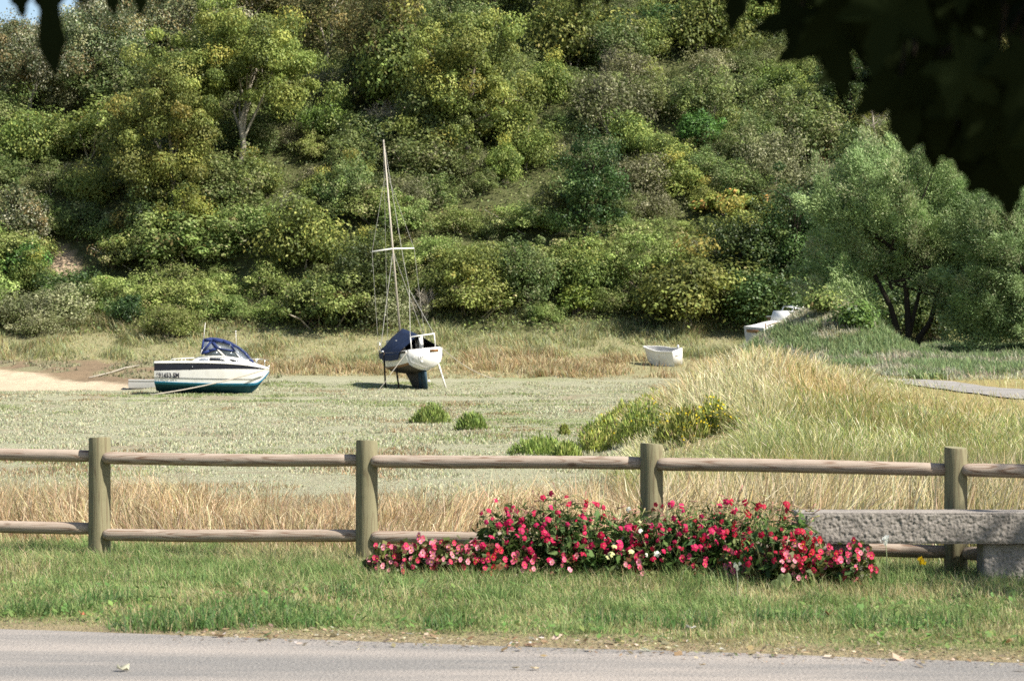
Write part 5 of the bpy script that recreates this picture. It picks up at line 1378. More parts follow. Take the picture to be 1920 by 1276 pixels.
for sg in (-1, 1):
    for P_ in ([(385, 637, .76), (398, 638, .78), (381.5, 660, .80)], [(400, 640, .78), (408, 652, .75), (384, 660.5, .80)], [(399, 637, .78), (433, 643, .655), (440, 656, .56), (409, 652, .745)], [(434, 643, .63), (447, 651, .55), (459, 661, .49), (474, 680, .34), (452, 671, .56), (441, 657, .555)]):
        pn.slab([(U(a), sg * y, W_(b)) for a, b, y in P_], (0, sg * .004, 0))
pn.build('clear_panel', M['clear'], hood)
# rails, aerials, outdrive
rl = MB()
for sg in (-1, 1):
    y = .93
    rl.tube([(U(322), sg * y, W_(676)), (U(326), sg * y, W_(671.8)), (U(345), sg * y, W_(670.7)), (U(366), sg * y * .9, W_(669.8)), (U(366), sg * y * .9, W_(677))], .022, 6)
    rl.tube([(U(343), sg * y, W_(676.5)), (U(344.5), sg * y, W_(670.7))], .018, 6)
rl.build('stern_rail', M['white'], mo, smooth=True)
pu = MB()
for sg in (-1, 1):
    pu.tube([(U(462), sg * .62, W_(671)), (U(485), sg * .38, W_(672)), (U(502), sg * .06, W_(673.8))], .012, 6)
    for a, y, b in ((465, .66, 681), (480, .44, 684), (495, .18, 686)): pu.tube([(U(a), sg * y, W_(b)), (U(a + 1), sg * (y - .04), W_(672.3))], .010, 5)
pu.build('bow_rail', M['steel'], mo, smooth=True)
a1 = MB(); a1.tube([(U(383), -.6, W_(640)), (U(384.5), -.6, W_(622)), (U(386.5), -.6, W_(604))], [.02, .013, .008], 5); a1.tube([(U(378), -.84, W_(663)), (U(381), -.8, W_(655)), (U(383), -.6, W_(640))], .018, 5); a1.build('aerial', M['white'], mo)
a2 = MB(); a2.tube([(U(441), .55, W_(648)), (U(440), .55, W_(620))], [.014, .012], 5); a2.box((U(440), .55, W_(620)), (.05, .05, .06)); a2.build('aerial', M['white'], mo)
od = MB(); od.slab([(U(297), -.10, W_(722)), (U(312), -.10, W_(722)), (U(318), -.10, W_(736)), (U(309), -.10, W_(736.5)), (U(301), -.10, W_(731))], (0, .2, 0)); od.tube([(U(300), 0, W_(733)), (U(300) - .05, 0, W_(733))], [.12, .05], 8)
od.build('outdrive', M['navy_band'], mo)
bl = MB()
for a, b in ((364, 686), (320, 707)): bl.tube([(U(a), -1.12, W_(b)), (U(a), -1.06, W_(b))], .02, 8)
bl.tube([(U(503), -.06, W_(686)), (U(503), .06, W_(686))], .05, 8); bl.build('fitting', M['steel'], mo)
tm = textmesh('691453 SM', .29)
tx = link('registration_number', tm, mo); tm.materials.clear(); tm.materials.append(M['navy_band'])
fq = .62
yb_ = float(np.interp(U(310), u, bs + (bc - bs) * fq ** 1.25))
tx.location = (U(294.5) + .04, -yb_ - .028, W_(706.2)); tx.rotation_euler = (R(90) + .10, 0, R(-1.8)); tx.scale = (.78, 1, 1)

def rope(nm, lb, pts, r=.022, mat='rope', group=None):
    m = MB(); m.tube(np.array(pts), r, 6); return tag(m.build(nm, M[mat], smooth=True), lb, 'rope', group)
def sag(a, b, dz, n=12):
    t = np.linspace(0, 1, n)[:, None]; p = np.array(a) * (1 - t) + np.array(b) * t; p[:, 2] -= dz * 4 * t[:, 0] * (1 - t[:, 0]); return p
bw = np.array(mo.location) + np.array([Lm - .06, .25, W_(690)])
gx, gD, gz = at(284, 741, 100)
rope('mooring_rope', 'mooring rope from the bow of the motor cruiser across its hull to the marsh', sag(bw + [0, -.35, 0], (gx, gD - .4, gz + .03), .12), .028)

# ------------------------------------------------------------------ sailing boat
sx_, sD, sz_ = at(784, 731, 100); k = sD / FP; print('sail boat', sx_, sD, sz_)
YAW, HEEL = R(18), R(-5.2)
sb = empty('sailing_boat', (sx_ + .45, sD, sz_ - .02), (0, HEEL, YAW), label='white sailing boat seen from its stern, propped on legs, navy cover and bare mast', cat='boat')
# local axes: x = starboard, y = towards the bow, z = up
# v, half sheer, z sheer, z bilge(half), half-bilge, z bottom
V = np.array([(0, .92, 2.00, 1.32, .78, .98), (.5, 1.0, 1.97, 1.25, .90, .92), (1.5, 1.17, 1.93, 1.14, 1.06, .84), (2.7, 1.26, 1.92, 1.08, 1.12, .78), (4.0, 1.12, 1.96, 1.12, .92, .80), (5.2, .74, 2.04, 1.25, .50, .88), (6.1, .32, 2.12, 1.5, .16, 1.15), (6.6, .04, 2.18, 1.85, .02, 1.65)])
vt = np.linspace(0, 1, 31); vi = np.linspace(0, 1, len(V))
def sp2(c):
    y = np.interp(vt, vi, V[:, c])
    for _ in range(2): y[1:-1] = (y[:-2] + 2 * y[1:-1] + y[2:]) / 4
    return y
v_, sbs, szs, szb, sbb, szk = [sp2(i) for i in range(6)]
def srows(sg):
    R_ = []
    for f in np.linspace(0, 1, 7): # topsides
        R_.append((sbs + (sbb - sbs) * f ** 2.2, szs + (szb - szs) * f))
    for f in (.25, .5, .75, 1.0): R_.append((sbb * (1 - f) ** .75 if f < 1 else 0 * sbb, szb + (szk - szb) * (1 - (1 - f) ** 1.3)))
    return [np.stack([sg * w, v_, z], 1) for w, z in R_]
hh = MB(); mt = [0, 1, 0, 0, 0, 0, 2, 2, 2, 2]
mt = [3, 0, 0, 0, 0, 1, 2, 2, 2, 2]
for sg in (-1, 1):
    rr = srows(sg)
    for a in range(len(rr) - 1): hh.grid(np.array([rr[a], rr[a + 1]]), mt[a], flip=(sg < 0))
    if sg < 0: s0 = [r[0] for r in rr]
    else: s1 = [r[0] for r in rr]
hh.poly(np.array(s0 + s1[::-1][1:])[::-1], 0)
hh.build('hull', [M['gel'], M['varnish'], M['grey_hull'], M['grey_hull']], sb, smooth=True).data.polygons.foreach_set
# transom board set on the raked stern
tb = MB(); a = np.linspace(0, np.pi, 17)
out = [(.80 * math.copysign(abs(math.cos(q)) ** .6, math.cos(q)), 1.93 - .86 * math.sin(q) ** .75) for q in a]
pts = [(-.80, 2.03), (.80, 2.03)] + out[1:-1]
pts = [(.80, 2.04), (-.80, 2.04)] + [(-x, z) for x, z in out]
tb.slab([(x, -.03, z) for x, z in pts], (0, -.035, 0), 0)
trn = tb.build('transom', M['white'], sb)
nb = MB(); nb.box((.49, -.075, 1.89), (.42, .02, .13)); nb.build('name_board', M['varnish'], trn)
mk = MB(); mk.tube([(-.62, -.075, 1.55), (-.52, -.075, 1.73)], .022, 5); mk.box((-.30, -.075, 1.60), (.04, .02, .16)); mk.box((-.20, -.075, 1.63), (.04, .02, .1)); mk.box((-.10, -.075, 1.66), (.03, .02, .06)); mk.box((-.19, -.08, 1.40), (.14, .03, .13)); mk.build('stern_fittings', M['grey_rubber'], trn)
# keel, rudder, propeller
ke = MB(); ke.slab([(-.08, 1.2, .95), (-.08, 3.6, .95), (-.08, 2.1, .02), (-.08, 1.3, .02)], (.20, 0, 0)); ke.build('keel', M['grey_hull'], sb)
ru = MB(); ru.slab([(-.06, .05, 1.05), (-.06, .75, .95), (-.06, .70, .06), (-.06, .10, .06)], (.12, 0, 0)); ru.slab([(-.08, .75, .9), (-.08, 1.2, .9), (-.08, 1.2, .03), (-.08, .78, .12)], (.2, 0, 0)); ru.build('rudder', M['keel'], sb)
pp = MB()
for q in (0, 2.1, 4.2): pp.slab([(.12, .6, .42), (.12 + .20 * math.cos(q) - .06 * math.sin(q), .6, .42 + .20 * math.sin(q) + .06 * math.cos(q)), (.12 + .24 * math.cos(q), .6, .42 + .24 * math.sin(q)), (.12 + .20 * math.cos(q) + .06 * math.sin(q), .6, .42 + .20 * math.sin(q) - .06 * math.cos(q))], (0, .03, 0))
pp.build('propeller', M['white'], sb)
# deck, cockpit and cabin front under the cover
dk = MB(); dk.grid(np.array([np.stack([-sbs, v_, szs], 1), np.stack([-sbs * .6, v_, szs + .05], 1)]), flip=True); dk.grid(np.array([np.stack([sbs * .6, v_, szs + .05], 1), np.stack([sbs, v_, szs], 1)]), flip=True)
kk = int(np.argmin(abs(v_ - 2.4))); dk.grid(np.array([np.stack([-sbs * .6, v_, szs + .05], 1)[kk:], np.stack([sbs * .6, v_, szs + .05], 1)[kk:]]), flip=True)
dk.box((0, 1.2, 1.45), (1.5, 2.3, .04)); dk.build('deck', M['gel'], sb)
cb = MB(); cb.box((0, 3.4, 2.24), (1.35, 2.0, .5)); cb.box((0, 2.38, 2.2), (.5, .04, .62), 1); cb.build('cabin', [M['gel'], M['dark']], sb)
# navy cover: a tent from the mast to the stern gallows, open at the back
cv = MB(); rows = []
for f, vy, zr, ze in ((0, .62, 2.60, 1.86), (.3, 1.5, 2.72, 1.83), (.6, 2.6, 2.86, 1.83), (.85, 3.5, 2.98, 1.9), (1, 4.2, 2.62, 1.98)):
    w = float(np.interp(vy, v_, sbs)) + .08; zr += .06
    r_ = []
    for a in np.linspace(-1, 1, 15):
        fr_ = abs(a); y = w * math.copysign(fr_ ** .9, a)
        zz = zr + (ze - zr) * (fr_ * .72 + .28 * fr_ ** 4) - .06 * math.sin(math.pi * fr_) + .018 * math.sin(9 * fr_ + 5 * f)
        r_.append((y, vy + .12 * (1 - fr_) * (f == 0), zz))
    rows.append(r_)
cv.grid(np.array(rows)); cv.grid(np.array(rows) - [0, 0, .015], flip=True)
for sg in (-1, 1):  # side skirts hanging down over the coaming
    e0 = np.array([r[0 if sg < 0 else -1] for r in rows]); e1 = e0 + np.array([sg * .03, 0, -.28]); cv.grid(np.array([e0, e1])); 
cv.build('cover', M['navy_cloth'], sb, smooth=True)
# gallows at the stern
gl = MB(); gl.tube([(-.60, .06, 2.02), (-.60, .08, 2.66)], .028, 6); gl.tube([(.60, .06, 2.02), (.60, .08, 2.66)], .028, 6); gl.tube([(-.62, .08, 2.63), (.62, .08, 2.69)], .038, 6); gl.box((.03, .5, 2.30), (.19, .05, .62)); gl.build('gallows', M['white'], sb)
bm = MB(); bm.tube([(0, .45, 2.62), (0, 4.0, 2.8)], .05, 8); bm.build('boom', M['alu'], sb, smooth=True)
ma = MB(); MT = 12.4; ma.tube([(0, 4.05, 2.0), (0, 4.05, 7), (0, 4.0, MT)], [.055, .05, .036], 8); mast = ma.build('mast', M['alu'], sb, smooth=True)
spd = MB(); spd.tube([(-1.08, 4.0, 6.93), (0, 4.05, 6.99), (1.08, 4.0, 6.93)], [.035, .045, .035], 6); spd.build('spreader', M['white'], mast)
rg_ = MB()
wire = lambda pts, r=.011: rg_.tube(pts, r, 4, cap=False)
wire([(0, 3.95, MT - .1), (0, 2.2, 6.2), (-.02, 1.6, 4.9)], .012); wire([(-.02, 1.6, 4.9), (-.60, .08, 2.66)], .016); wire([(-.02, 1.6, 4.9), (.60, .08, 2.66)], .016)
wire([(0, 4.05, MT - .1), (0, 6.6, 2.2)], .009)
for sg in (-1, 1):
    wire([(0, 4.05, 6.9), (sg * 1.22, 3.6, 1.98)], .018 if sg < 0 else .011); wire([(0, 4.05, MT - 1.5), (sg * 1.08, 4.0, 6.93), (sg * 1.22, 3.9, 1.97)], .009)
rg_.build('rigging', M['wire'], mast)
# guard rail at the bow side and beaching legs
gr = MB(); gr.tube([(-1.16, 3.6, 1.95), (-1.2, 3.6, 2.5)], .014, 5); gr.tube([(-1.12, 4.2, 1.95), (-1.14, 4.2, 2.45)], .014, 5); gr.box((-1.24, 3.2, 1.98), (.12, .3, .1)); gr.build('guard_rail', M['steel'], sb)
iw = Matrix.Rotation(YAW, 4, 'Z') @ Matrix.Rotation(HEEL, 4, 'Y'); inv = iw.inverted()
def loc(p): return np.array(inv @ (Vector(p) - sb.location))
def wpt(p): return np.array(iw @ Vector(p)) + np.array(sb.location)
for top_, foot, rad, mtn in (((-1.30, 2.6, 1.95), (-1.47, 2.3), .05, 'bark_dark'), ((-1.12, 1.2, 1.2), (-1.17, .9), .05, 'bark_dark'), ((1.22, 2.3, 1.62), (1.5, 1.9), .055, 'white')):
    wt = wpt((*foot, 0)); wt[2] = float(Z(wt[0], wt[1])) - .05
    lg = MB(); l2 = loc(wt); lg.tube([top_, np.array(top_) * .5 + l2 * .5, l2], [rad, rad * .9, rad * .9], 7); lg.build('leg', M[mtn], sb, smooth=True)
stn = MB(); stn.tube([(-.86, -.05, 1.95), (-.7, -.06, 1.45), (0, -.08, 1.08), (.6, -.06, 1.3), (.88, -.05, 1.7)], .014, 5); stn.build('stern_line', M['grey_rubber'], sb)
wp = wpt((.92, .05, 1.95)); g = at(934, 712, 100); rope('mooring_rope', 'mooring rope running right from the stern of the sailing boat to the marsh', sag(wp, (g[0], g[1], g[2] + .02), .25), .02)
wp = wpt((-.86, -.05, 1.95)); g2 = P(728, 707, sD - 1.2); rope('mooring_rope', 'short rope slanting down left from the stern of the sailing boat', sag(wp, g2, .0), .016)
g3 = np.array([g2[0] - .5, g2[1] - .3, 0]); g3[2] = Z(g3[0], g3[1])
rope('mooring_chain', 'thin line lying from the left props of the sailing boat onto the marsh', sag(g2, g3, .05), .012)

# ------------------------------------------------------------------ white dinghy
def open_boat(nm, label, px, py, dmin, L, B, Hh, bowdir, heel, pitch, mats, bow_w=.18, tr_w=.78, wear=True, yoff=0):
    X, D, z = at(px, py, dmin)
    e = empty(nm, (X, D + yoff, z), label=label, cat='boat')
    e.rotation_mode = 'QUATERNION'
    rotm = Matrix.Rotation(bowdir, 4, 'Z') @ Matrix.Rotation(pitch, 4, 'Y') @ Matrix.Rotation(heel, 4, 'X')
    e.rotation_quaternion = rotm.to_quaternion()
    t = np.linspace(0, 1, 17); xx = (t - .45) * L
    bw = B / 2 * np.interp(t, [0, .3, .55, .8, .95, 1], [tr_w, .97, 1, .74, .36, bow_w * .5]); bf = bw * np.interp(t, [0, .5, 1], [.84, .84, .5])
    zt = Hh * np.interp(t, [0, .4, 1], [1.0, .97, 1.1]); zb = Hh * np.interp(t, [0, .6, .9, 1], [.0, .0, .12, .35])
    xo = xx + .10 * L * np.clip((t - .85) / .15, 0, 1) ** 2
    def ring_(sg, o, zo):
        return [np.stack([xo, sg * (bw - o), zt], 1), np.stack([xx * .6 + xo * .4, sg * (bw * .9 + bf * .1 - o), zt * .62 + zb * .38], 1), np.stack([xx, sg * np.maximum(bf - o, .01), zb + zo], 1)]
    h = MB()
    for sg in (-1, 1):
        a = ring_(sg, 0, 0); b = ring_(sg, .035, .035)
        h.grid(np.array(a), 0, flip=(sg > 0)); h.grid(np.array(b), 1, flip=(sg < 0))
        h.grid(np.array([a[0] + [0, sg * .03, .0], b[0]]), 0, flip=(sg > 0)); h.grid(np.array([a[0] + [0, sg * .03, 0], a[0] + [0, sg * .03, -.07]]), 0, flip=(sg < 0)); h.grid(np.array([a[0] + [0, sg * .03, -.07], a[0] + [0, 0, -.075]]), 0)
    l, r_ = ring_(-1, 0, 0), ring_(1, 0, 0)
    h.grid(np.array([l[2], r_[2]]), 2, flip=True); h.grid(np.array([l[2] + [0, .035, .035], r_[2] + [0, -.035, .035]]), 1)
    for i in (0, -1):
        q = [l[0][i], l[1][i], l[2][i], r_[2][i], r_[1][i], r_[0][i]]; h.slab(q, (.04 if i == 0 else -.03, 0, 0), 0)
    h.build('hull', mats, e)
    th = MB()
    for f in (.28, .58): 
        w = float(np.interp(f, t, bw)); th.box(((f - .45) * L, 0, Hh * .66), (.22, w * 1.85, .03))
    th.build('thwart', mats[0], e)
    return e, (xx, bw, zt)
dy, inf = open_boat('dinghy', 'small white rowing dinghy lying tilted in the dry grass', 1246, 683.5, 100, 2.0, 1.10, .88, R(143), R(-11), R(-3), [M['white'], M['grey_rubber'], M['bark']], tr_w=.88)
ex = MB(); ex.box((-.62, -.5, .92), (.10, .06, .22)); ex.box((-.9, .0, .60), (.07, .5, .1)); ex.build('transom_knee', M['white'], dy)
rb_ = MB(); rg9 = np.random.default_rng(9)
for _ in range(6): rb_.box((rg9.uniform(-.7, -.2), rg9.uniform(-.3, .3), rg9.uniform(.3, .5)), (.18, .12, .12), 0, rg9.uniform(0, 3, 3))
rb_.build('bottom_boards', M['bark_dark'], dy)

# grey tender half hidden behind the motor boat
td, _i = open_boat('tender', 'low pale grey tender half hidden behind the stern of the motor boat', 280, 729, 112, 2.6, 1.2, .42, R(8), R(-3), 0, [M['grey_rubber'], M['grey_rubber'], M['grey_rubber']], bow_w=.5, tr_w=.9, yoff=1.2)

# ------------------------------------------------------------------ cabin boat behind the bank
cD = 104.0; cX = (1400 - CX) / FP * cD; q = cD / FP
cbt = empty('cabin_boat', (cX + .32, cD, 1.26), label='white cabin boat with its bow behind the grassy bank', cat='boat')
cbt.rotation_mode = 'QUATERNION'; cbt.rotation_quaternion = (Matrix.Rotation(R(36), 4, 'Z') @ Matrix.Rotation(R(-4), 4, 'Y') @ Matrix.Rotation(R(4), 4, 'X')).to_quaternion()
t = np.linspace(0, 1, 15); L_, B_ = 3.0, 1.45
xx = t * L_; bw = B_ / 2 * np.interp(t, [0, .4, .7, .9, 1], [.86, 1, .85, .42, .04]); bf = bw * .66; zt = 1.22 + .25 * t ** 2; zb = np.interp(t, [0, .7, 1], [.28, .28, .8])
h = MB()
for sg in (-1, 1):
    rr = [(bw, zt), (bw + .03, zt - .04), (bw + .03, zt - .10), (bw, zt - .12), (bw * .9 + bf * .1, zt * .6 + zb * .4), (bf, zb), (0 * bf, zb - .25 + .05 * t)]
    rr = [np.stack([xx + (.25 * t ** 4 if i < 4 else 0), sg * w, z], 1) for i, (w, z) in enumerate(rr)]
    for i in range(6): h.grid(np.array([rr[i], rr[i + 1]]), 0 if i < 4 else 1 if i == 5 else 0, flip=(sg > 0))
    if sg < 0: s0 = [r[0] for r in rr]
    else: s1 = [r[0] for r in rr]
h.poly(np.array(s0 + s1[::-1][1:]), 2)
h.grid(np.array([np.stack([xx, -bw, zt], 1), np.stack([xx, -bw * .5, zt + .13 * np.sin(np.pi * np.clip(t * 1.3, 0, 1))], 1), np.stack([xx, bw * .5, zt + .13 * np.sin(np.pi * np.clip(t * 1.3, 0, 1))], 1), np.stack([xx, bw, zt], 1)]), 0, flip=True)
h.build('hull', [M['white'], M['teal'], M['grey_rubber']], cbt)
m = MB(); m.box((-.02, .02, 1.04), (.03, .85, .13)); m.build('transom_slot', M['varnish'], cbt)
m = MB(); pr = [(1.35, 1.2), (1.6, 1.80), (2.45, 1.76), (2.7, 1.3)]
m.slab([(a, -.52, b) for a, b in pr], (0, 1.04, 0)); m.build('cabin', M['white'], cbt)
m = MB(); m.tube([(.15, -.68, 1.30), (.6, -.72, 1.40), (1.15, -.74, 1.40)], .028, 6); m.tube([(.1, -.62, 1.05), (.1, -.66, 1.42)], .03, 6); m.tube([(1.8, -.535, 1.66), (1.98, -.535, 1.42)], .026, 6); m.build('grab_rail', M['varnish'], cbt)
# wooden launch behind it, only its coaming and rail show
wl = empty('wooden_launch', (11.95, 106, 2.3), (0, 0, R(25)), label='brown wooden boat with steel rail, nearly hidden behind the bank right of the cabin boat', cat='boat')
m = MB(); t = np.linspace(0, 1, 9); bwl = .6 * np.sqrt(np.clip(1 - (t * 1.02 - .15) ** 2 * 1.05, 0.02, 1))
for sg in (-1, 1): m.grid(np.array([np.stack([t * 2.6 - .4, sg * bwl, .62 + .1 * t], 1), np.stack([t * 2.4 - .4, sg * bwl * .7, 0 * t], 1)]), flip=(sg > 0))
m.slab([(-.4, -.6, .62), (-.4, .6, .62), (-.4, .42, 0), (-.4, -.42, 0)], (-.03, 0, 0)); m.build('hull', M['varnish'], wl)
m = MB(); m.slab([(-.44, -.64, .64), (2.1, -.55, .72), (2.1, .55, .72), (-.44, .64, .64)], (0, 0, .05)); m.build('deck', M['white'], wl)
m = MB(); m.tube([(.1, -.45, .7), (.35, -.45, 1.12), (.9, -.40, 1.05), (1.5, -.3, .95)], .03, 6); m.tube([(.1, .45, .7), (.35, .45, 1.12), (.9, .40, 1.05), (1.5, .3, .95)], .03, 6); m.tube([(.35, -.45, 1.12), (.35, .45, 1.12)], .03, 6); m.build('rail', M['steel'], wl, smooth=True)
# slack rope on the mud bank
rope('grey_rope', 'slack grey rope lying on the mud bank left of the motor boat', [(lambda q: (q[0], q[1] - .2, q[2] + .06))(at(a, b, 110)) for a, b in ((168, 710), (190, 705), (212, 699), (236, 692), (262, 687))], .03)
# ------------------------------------------------------------------ overhanging tree in the foreground
def lobed_leaf(rg, size):
    """plane-tree leaf: five pointed lobes; returns outline (x along the blade from the stalk)"""
    pts = []
    tips = [(-2.15, .62), (-1.05, .92), (0, 1.15), (1.05, .92), (2.15, .62)]
    pts.append((-.02, -.015))
    prev = None
    for i, (a, l) in enumerate(tips):
        l *= rg.uniform(.9, 1.1); a += rg.uniform(-.08, .08)
        if prev is not None:
            am = (prev[0] + a) / 2; pts.append((.52 * math.cos(am), .52 * math.sin(am)))
        for da, f in ((-.30, .70), (-.17, .74), (-.12, .86), (0, 1), (.12, .86), (.17, .74), (.30, .70)):
            pts.append((l * f * math.cos(a + da), l * f * math.sin(a + da)))
        prev = (a, l)
    pts.append((-.02, .015))
    return np.array(pts) * size * .5
class LeafHeap:
    def __init__(s, seed): s.rg = np.random.default_rng(seed); s.m = MB(); s.shapes = [lobed_leaf(s.rg, 1.0) for _ in range(8)]
    def put(s, p, tip, nrm, size, col=(.015, .022, .007), narrow=1.0):  # near-black leaf colour has the deep shade under the crown built in
        o = s.shapes[s.rg.integers(8)] * size
        x = np.array(tip, float); x /= np.linalg.norm(x); n = np.array(nrm, float); n -= x * (n @ x); n /= np.linalg.norm(n) + 1e-9; y = np.cross(n, x)
        q = o * [1, narrow]; r2 = (q ** 2).sum(1) / size ** 2
        V3 = np.array(p) + q[:, :1] * x + q[:, 1:] * y + (-.35 * r2 * size)[:, None] * n + (.03 * size * np.sin(q[:, 1:] / size * 14)) * n
        V3 = np.concatenate([V3, [np.array(p) + x * .12 * size]]); k = len(o); j = np.arange(k)
        s.m.add(V3, [np.stack([j, (j + 1) % k, np.full(k, k)], 1)], 0, np.array(col) * s.rg.uniform(.75, 1.25))
tr_e = empty('overhanging_tree', (5.2, -1.0, 0), label='tree beside the camera whose dark lobed leaves hang into the top of the picture', cat='tree')
O5 = np.array([5.2, -1.0, 0])
rgf = np.random.default_rng(5)
lh = LeafHeap(3)
def inframe(p, mg=90):
    if p[1] < .4: return False
    a, b = proj(p[0], p[1], p[2]); return -mg < a < 1920 + mg and b > -mg
# leaves that hang into view at the upper right: (photo x, y of the blade middle, distance, blade size, tip angle from straight down)
hang = [(1492, 92, 3.9, .19, -60), (1452, 40, 4.1, .15, -80), (1570, 120, 3.8, .20, 10), (1548, 60, 3.6, .20, -40), (1395, 0, 4.2, .12, 20), (1640, 80, 3.7, .21, -10),
        (1700, 225, 3.6, .21, 8), (1672, 170, 3.8, .20, -35), (1760, 230, 3.6, .22, 0), (1752, 285, 3.7, .14, 5), (1830, 255, 3.5, .22, -10), (1860, 320, 3.6, .20, -5), (1893, 372, 3.6, .17, 4), (1905, 300, 3.5, .22, 10), (1690, 60, 3.5, .2, -20),
        (1620, 20, 3.6, .22, -30), (1850, 180, 3.6, .23, -15), (1900, 210, 3.6, .23, 20), (1580, 165, 3.9, .11, 5), (1738, 200, 3.9, .22, 25), (1815, 300, 3.7, .17, 20), (1910, 330, 3.7, .2, -20), (1880, 255, 3.7, .22, 0)]
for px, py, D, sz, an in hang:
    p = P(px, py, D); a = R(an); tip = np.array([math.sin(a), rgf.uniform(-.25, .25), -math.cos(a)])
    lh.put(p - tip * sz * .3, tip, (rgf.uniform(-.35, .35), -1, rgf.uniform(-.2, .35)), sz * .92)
poly = np.array([(1470, -40), (1500, 60), (1580, 90), (1660, 110), (1710, 190), (1800, 215), (1880, 270), (1930, 330), (2100, 330), (2100, -250), (1470, -250)], float)
def inside(x, y, pl):
    c = False; j = len(pl) - 1
    for i in range(len(pl)):
        if ((pl[i][1] > y) != (pl[j][1] > y)) and (x < (pl[j][0] - pl[i][0]) * (y - pl[i][1]) / (pl[j][1] - pl[i][1]) + pl[i][0]): c = not c
        j = i
    return c
nf = 0
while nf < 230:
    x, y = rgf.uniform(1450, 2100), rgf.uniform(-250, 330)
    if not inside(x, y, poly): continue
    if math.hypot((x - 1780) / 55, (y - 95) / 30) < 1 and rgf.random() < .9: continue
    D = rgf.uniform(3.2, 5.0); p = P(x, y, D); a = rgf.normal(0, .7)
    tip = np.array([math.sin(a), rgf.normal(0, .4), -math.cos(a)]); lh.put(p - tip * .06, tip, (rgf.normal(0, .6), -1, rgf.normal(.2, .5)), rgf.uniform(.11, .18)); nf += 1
# single leaf edge-on at the upper left and a few tips along the top edge
o_ = np.array([(-.075, .003), (-.05, .012), (-.02, .0165), (.005, .019), (.022, .023), (.034, .017), (.05, .011), (.066, .0), (.05, -.012), (.034, -.019), (.02, -.021), (0, -.018), (-.02, -.016), (-.05, -.010), (-.075, -.003)])
lh.shapes.append(o_ / .15); keep_ = lh.shapes; lh.shapes = [lh.shapes[-1]] * 8
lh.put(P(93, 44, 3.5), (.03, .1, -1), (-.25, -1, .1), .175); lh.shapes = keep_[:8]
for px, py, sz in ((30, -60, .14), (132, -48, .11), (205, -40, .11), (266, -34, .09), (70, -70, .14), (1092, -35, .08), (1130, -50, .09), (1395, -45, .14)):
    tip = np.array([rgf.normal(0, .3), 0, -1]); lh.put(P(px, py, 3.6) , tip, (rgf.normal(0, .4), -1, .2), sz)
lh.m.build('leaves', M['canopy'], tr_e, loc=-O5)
# the crown itself, out of frame above and to the right, which shades those leaves
cp = LeafHeap(4); cnt_ = 0
lobesC = [((2.6, 2.6, 4.3), (3.6, 3.0, 1.9), 6500), ((6.2, 3.0, 4.6), (3.4, 3.6, 2.2), 4200), ((1.5, 5.2, 4.2), (3.0, 2.2, 1.5), 2500), ((-2.5, 2.0, 4.6), (3.4, 3.0, 1.5), 2600), ((4.6, -1.5, 6.0), (4, 3, 2.5), 1500), ((8.7, 12.6, 5.3), (1.45, 1.9, 1.2), 1100)]
for c, r, nL in lobesC:
    for _ in range(nL):
        d = rgf.standard_normal(3); d /= np.linalg.norm(d); p = np.array(c) + d * np.array(r) * rgf.random() ** .33
        if p[2] < 2.35 or inframe(p, 220) or p[1] > 15: continue
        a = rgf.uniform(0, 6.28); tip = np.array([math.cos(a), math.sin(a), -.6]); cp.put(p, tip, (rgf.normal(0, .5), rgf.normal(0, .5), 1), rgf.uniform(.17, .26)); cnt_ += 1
print('canopy leaves', cnt_)
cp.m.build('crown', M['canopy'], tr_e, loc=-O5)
t = MB(); t.tube([(5.2, -1, -.2), (5.25, -1.0, .6), (5.1, -.9, 2.2), (5.0, -.7, 3.6)], [.36, .27, .23, .2], 14)
def limb(a, b, r, k=4):
    a, b = np.array(a, float), np.array(b, float); tt = np.linspace(0, 1, 6)[:, None]; p = a + (b - a) * tt; p[:, 2] += .35 * np.sin(np.pi * tt[:, 0]); t.tube(p, np.linspace(r, r * .3, 6), 8)
for b, r in (((1.2, 4.2, 3.2), .09), ((3.4, 5.0, 3.6), .09), ((-2.5, 2.2, 4.4), .1), ((7.8, 4.5, 5.2), .1), ((4.5, -1.5, 7.5), .14), ((8.7, 12.2, 5.2), .13), ((6.4, 2.5, 5.6), .1)): limb((5.0, -.7, 3.4), b, r)
for px, py, D, sz, an in hang:    # stalks
    p = P(px, py, D); a = R(an); s0 = p - np.array([math.sin(a), 0, -math.cos(a)]) * sz * .3
    t.tube([s0, s0 + [.02, .03, .10], s0 + [.09, .02, .22]], [.0022, .003, .005], 4, cap=False)
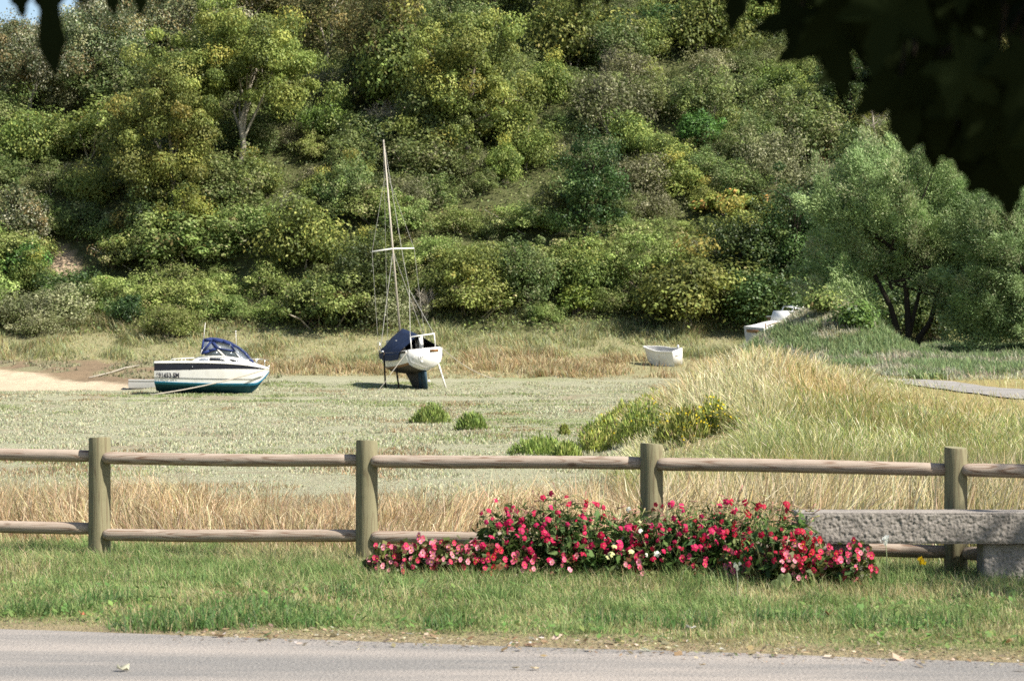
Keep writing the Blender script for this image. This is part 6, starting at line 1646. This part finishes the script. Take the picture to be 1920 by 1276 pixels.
t.build('trunk', M['bark_dark'], tr_e, smooth=True, loc=-O5)

# ------------------------------------------------------------------ light, sky, camera
SUN_EL, SUN_AZ = R(46), R(27)   # azimuth: turned from the right-hand side towards the camera
S = Vector((math.cos(SUN_EL) * math.cos(SUN_AZ), -math.cos(SUN_EL) * math.sin(SUN_AZ), math.sin(SUN_EL)))
sl = bpy.data.lights.new('sun', 'SUN'); sl.energy = 4.8; sl.angle = R(.53); sl.color = (1.0, .955, .87)
so = bpy.data.objects.new('sun', sl); COL.objects.link(so); so.rotation_euler = S.to_track_quat('Z', 'Y').to_euler()
w = bpy.data.worlds.new('World'); scene.world = w; w.use_nodes = True; nt = w.node_tree; nt.nodes.clear()
sky = nt.nodes.new('ShaderNodeTexSky'); sky.sky_type = 'NISHITA'; sky.sun_disc = False; sky.sun_elevation = SUN_EL
sky.sun_rotation = math.atan2(S.x, S.y); sky.air_density = 1.0; sky.dust_density = 1.0
bg = nt.nodes.new('ShaderNodeBackground'); bg.inputs['Strength'].default_value = .082
wo = nt.nodes.new('ShaderNodeOutputWorld'); nt.links.new(sky.outputs[0], bg.inputs[0]); nt.links.new(bg.outputs[0], wo.inputs[0])
cam = bpy.data.cameras.new('camera'); cam.sensor_width = 36; cam.lens = F * 36; cam.clip_start = .1; cam.clip_end = 6000
co = bpy.data.objects.new('camera', cam); COL.objects.link(co); co.location = (0, 0, EYE)
co.rotation_euler = (R(90) + math.atan((HY - 638) / FP), 0, 0)
cam.dof.use_dof = True; cam.dof.focus_distance = 28; cam.dof.aperture_fstop = 7.0
scene.camera = co
scene.view_settings.view_transform = 'Standard'; scene.view_settings.look = 'None'; scene.view_settings.exposure = 1.06; scene.view_settings.gamma = 1
scene.cycles.max_bounces = 6; scene.cycles.transparent_max_bounces = 12; scene.cycles.diffuse_bounces = 3; scene.cycles.transmission_bounces = 3; scene.cycles.glossy_bounces = 2
scene.cycles.use_denoising = False; scene.cycles.caustics_reflective = False; scene.cycles.caustics_refractive = False
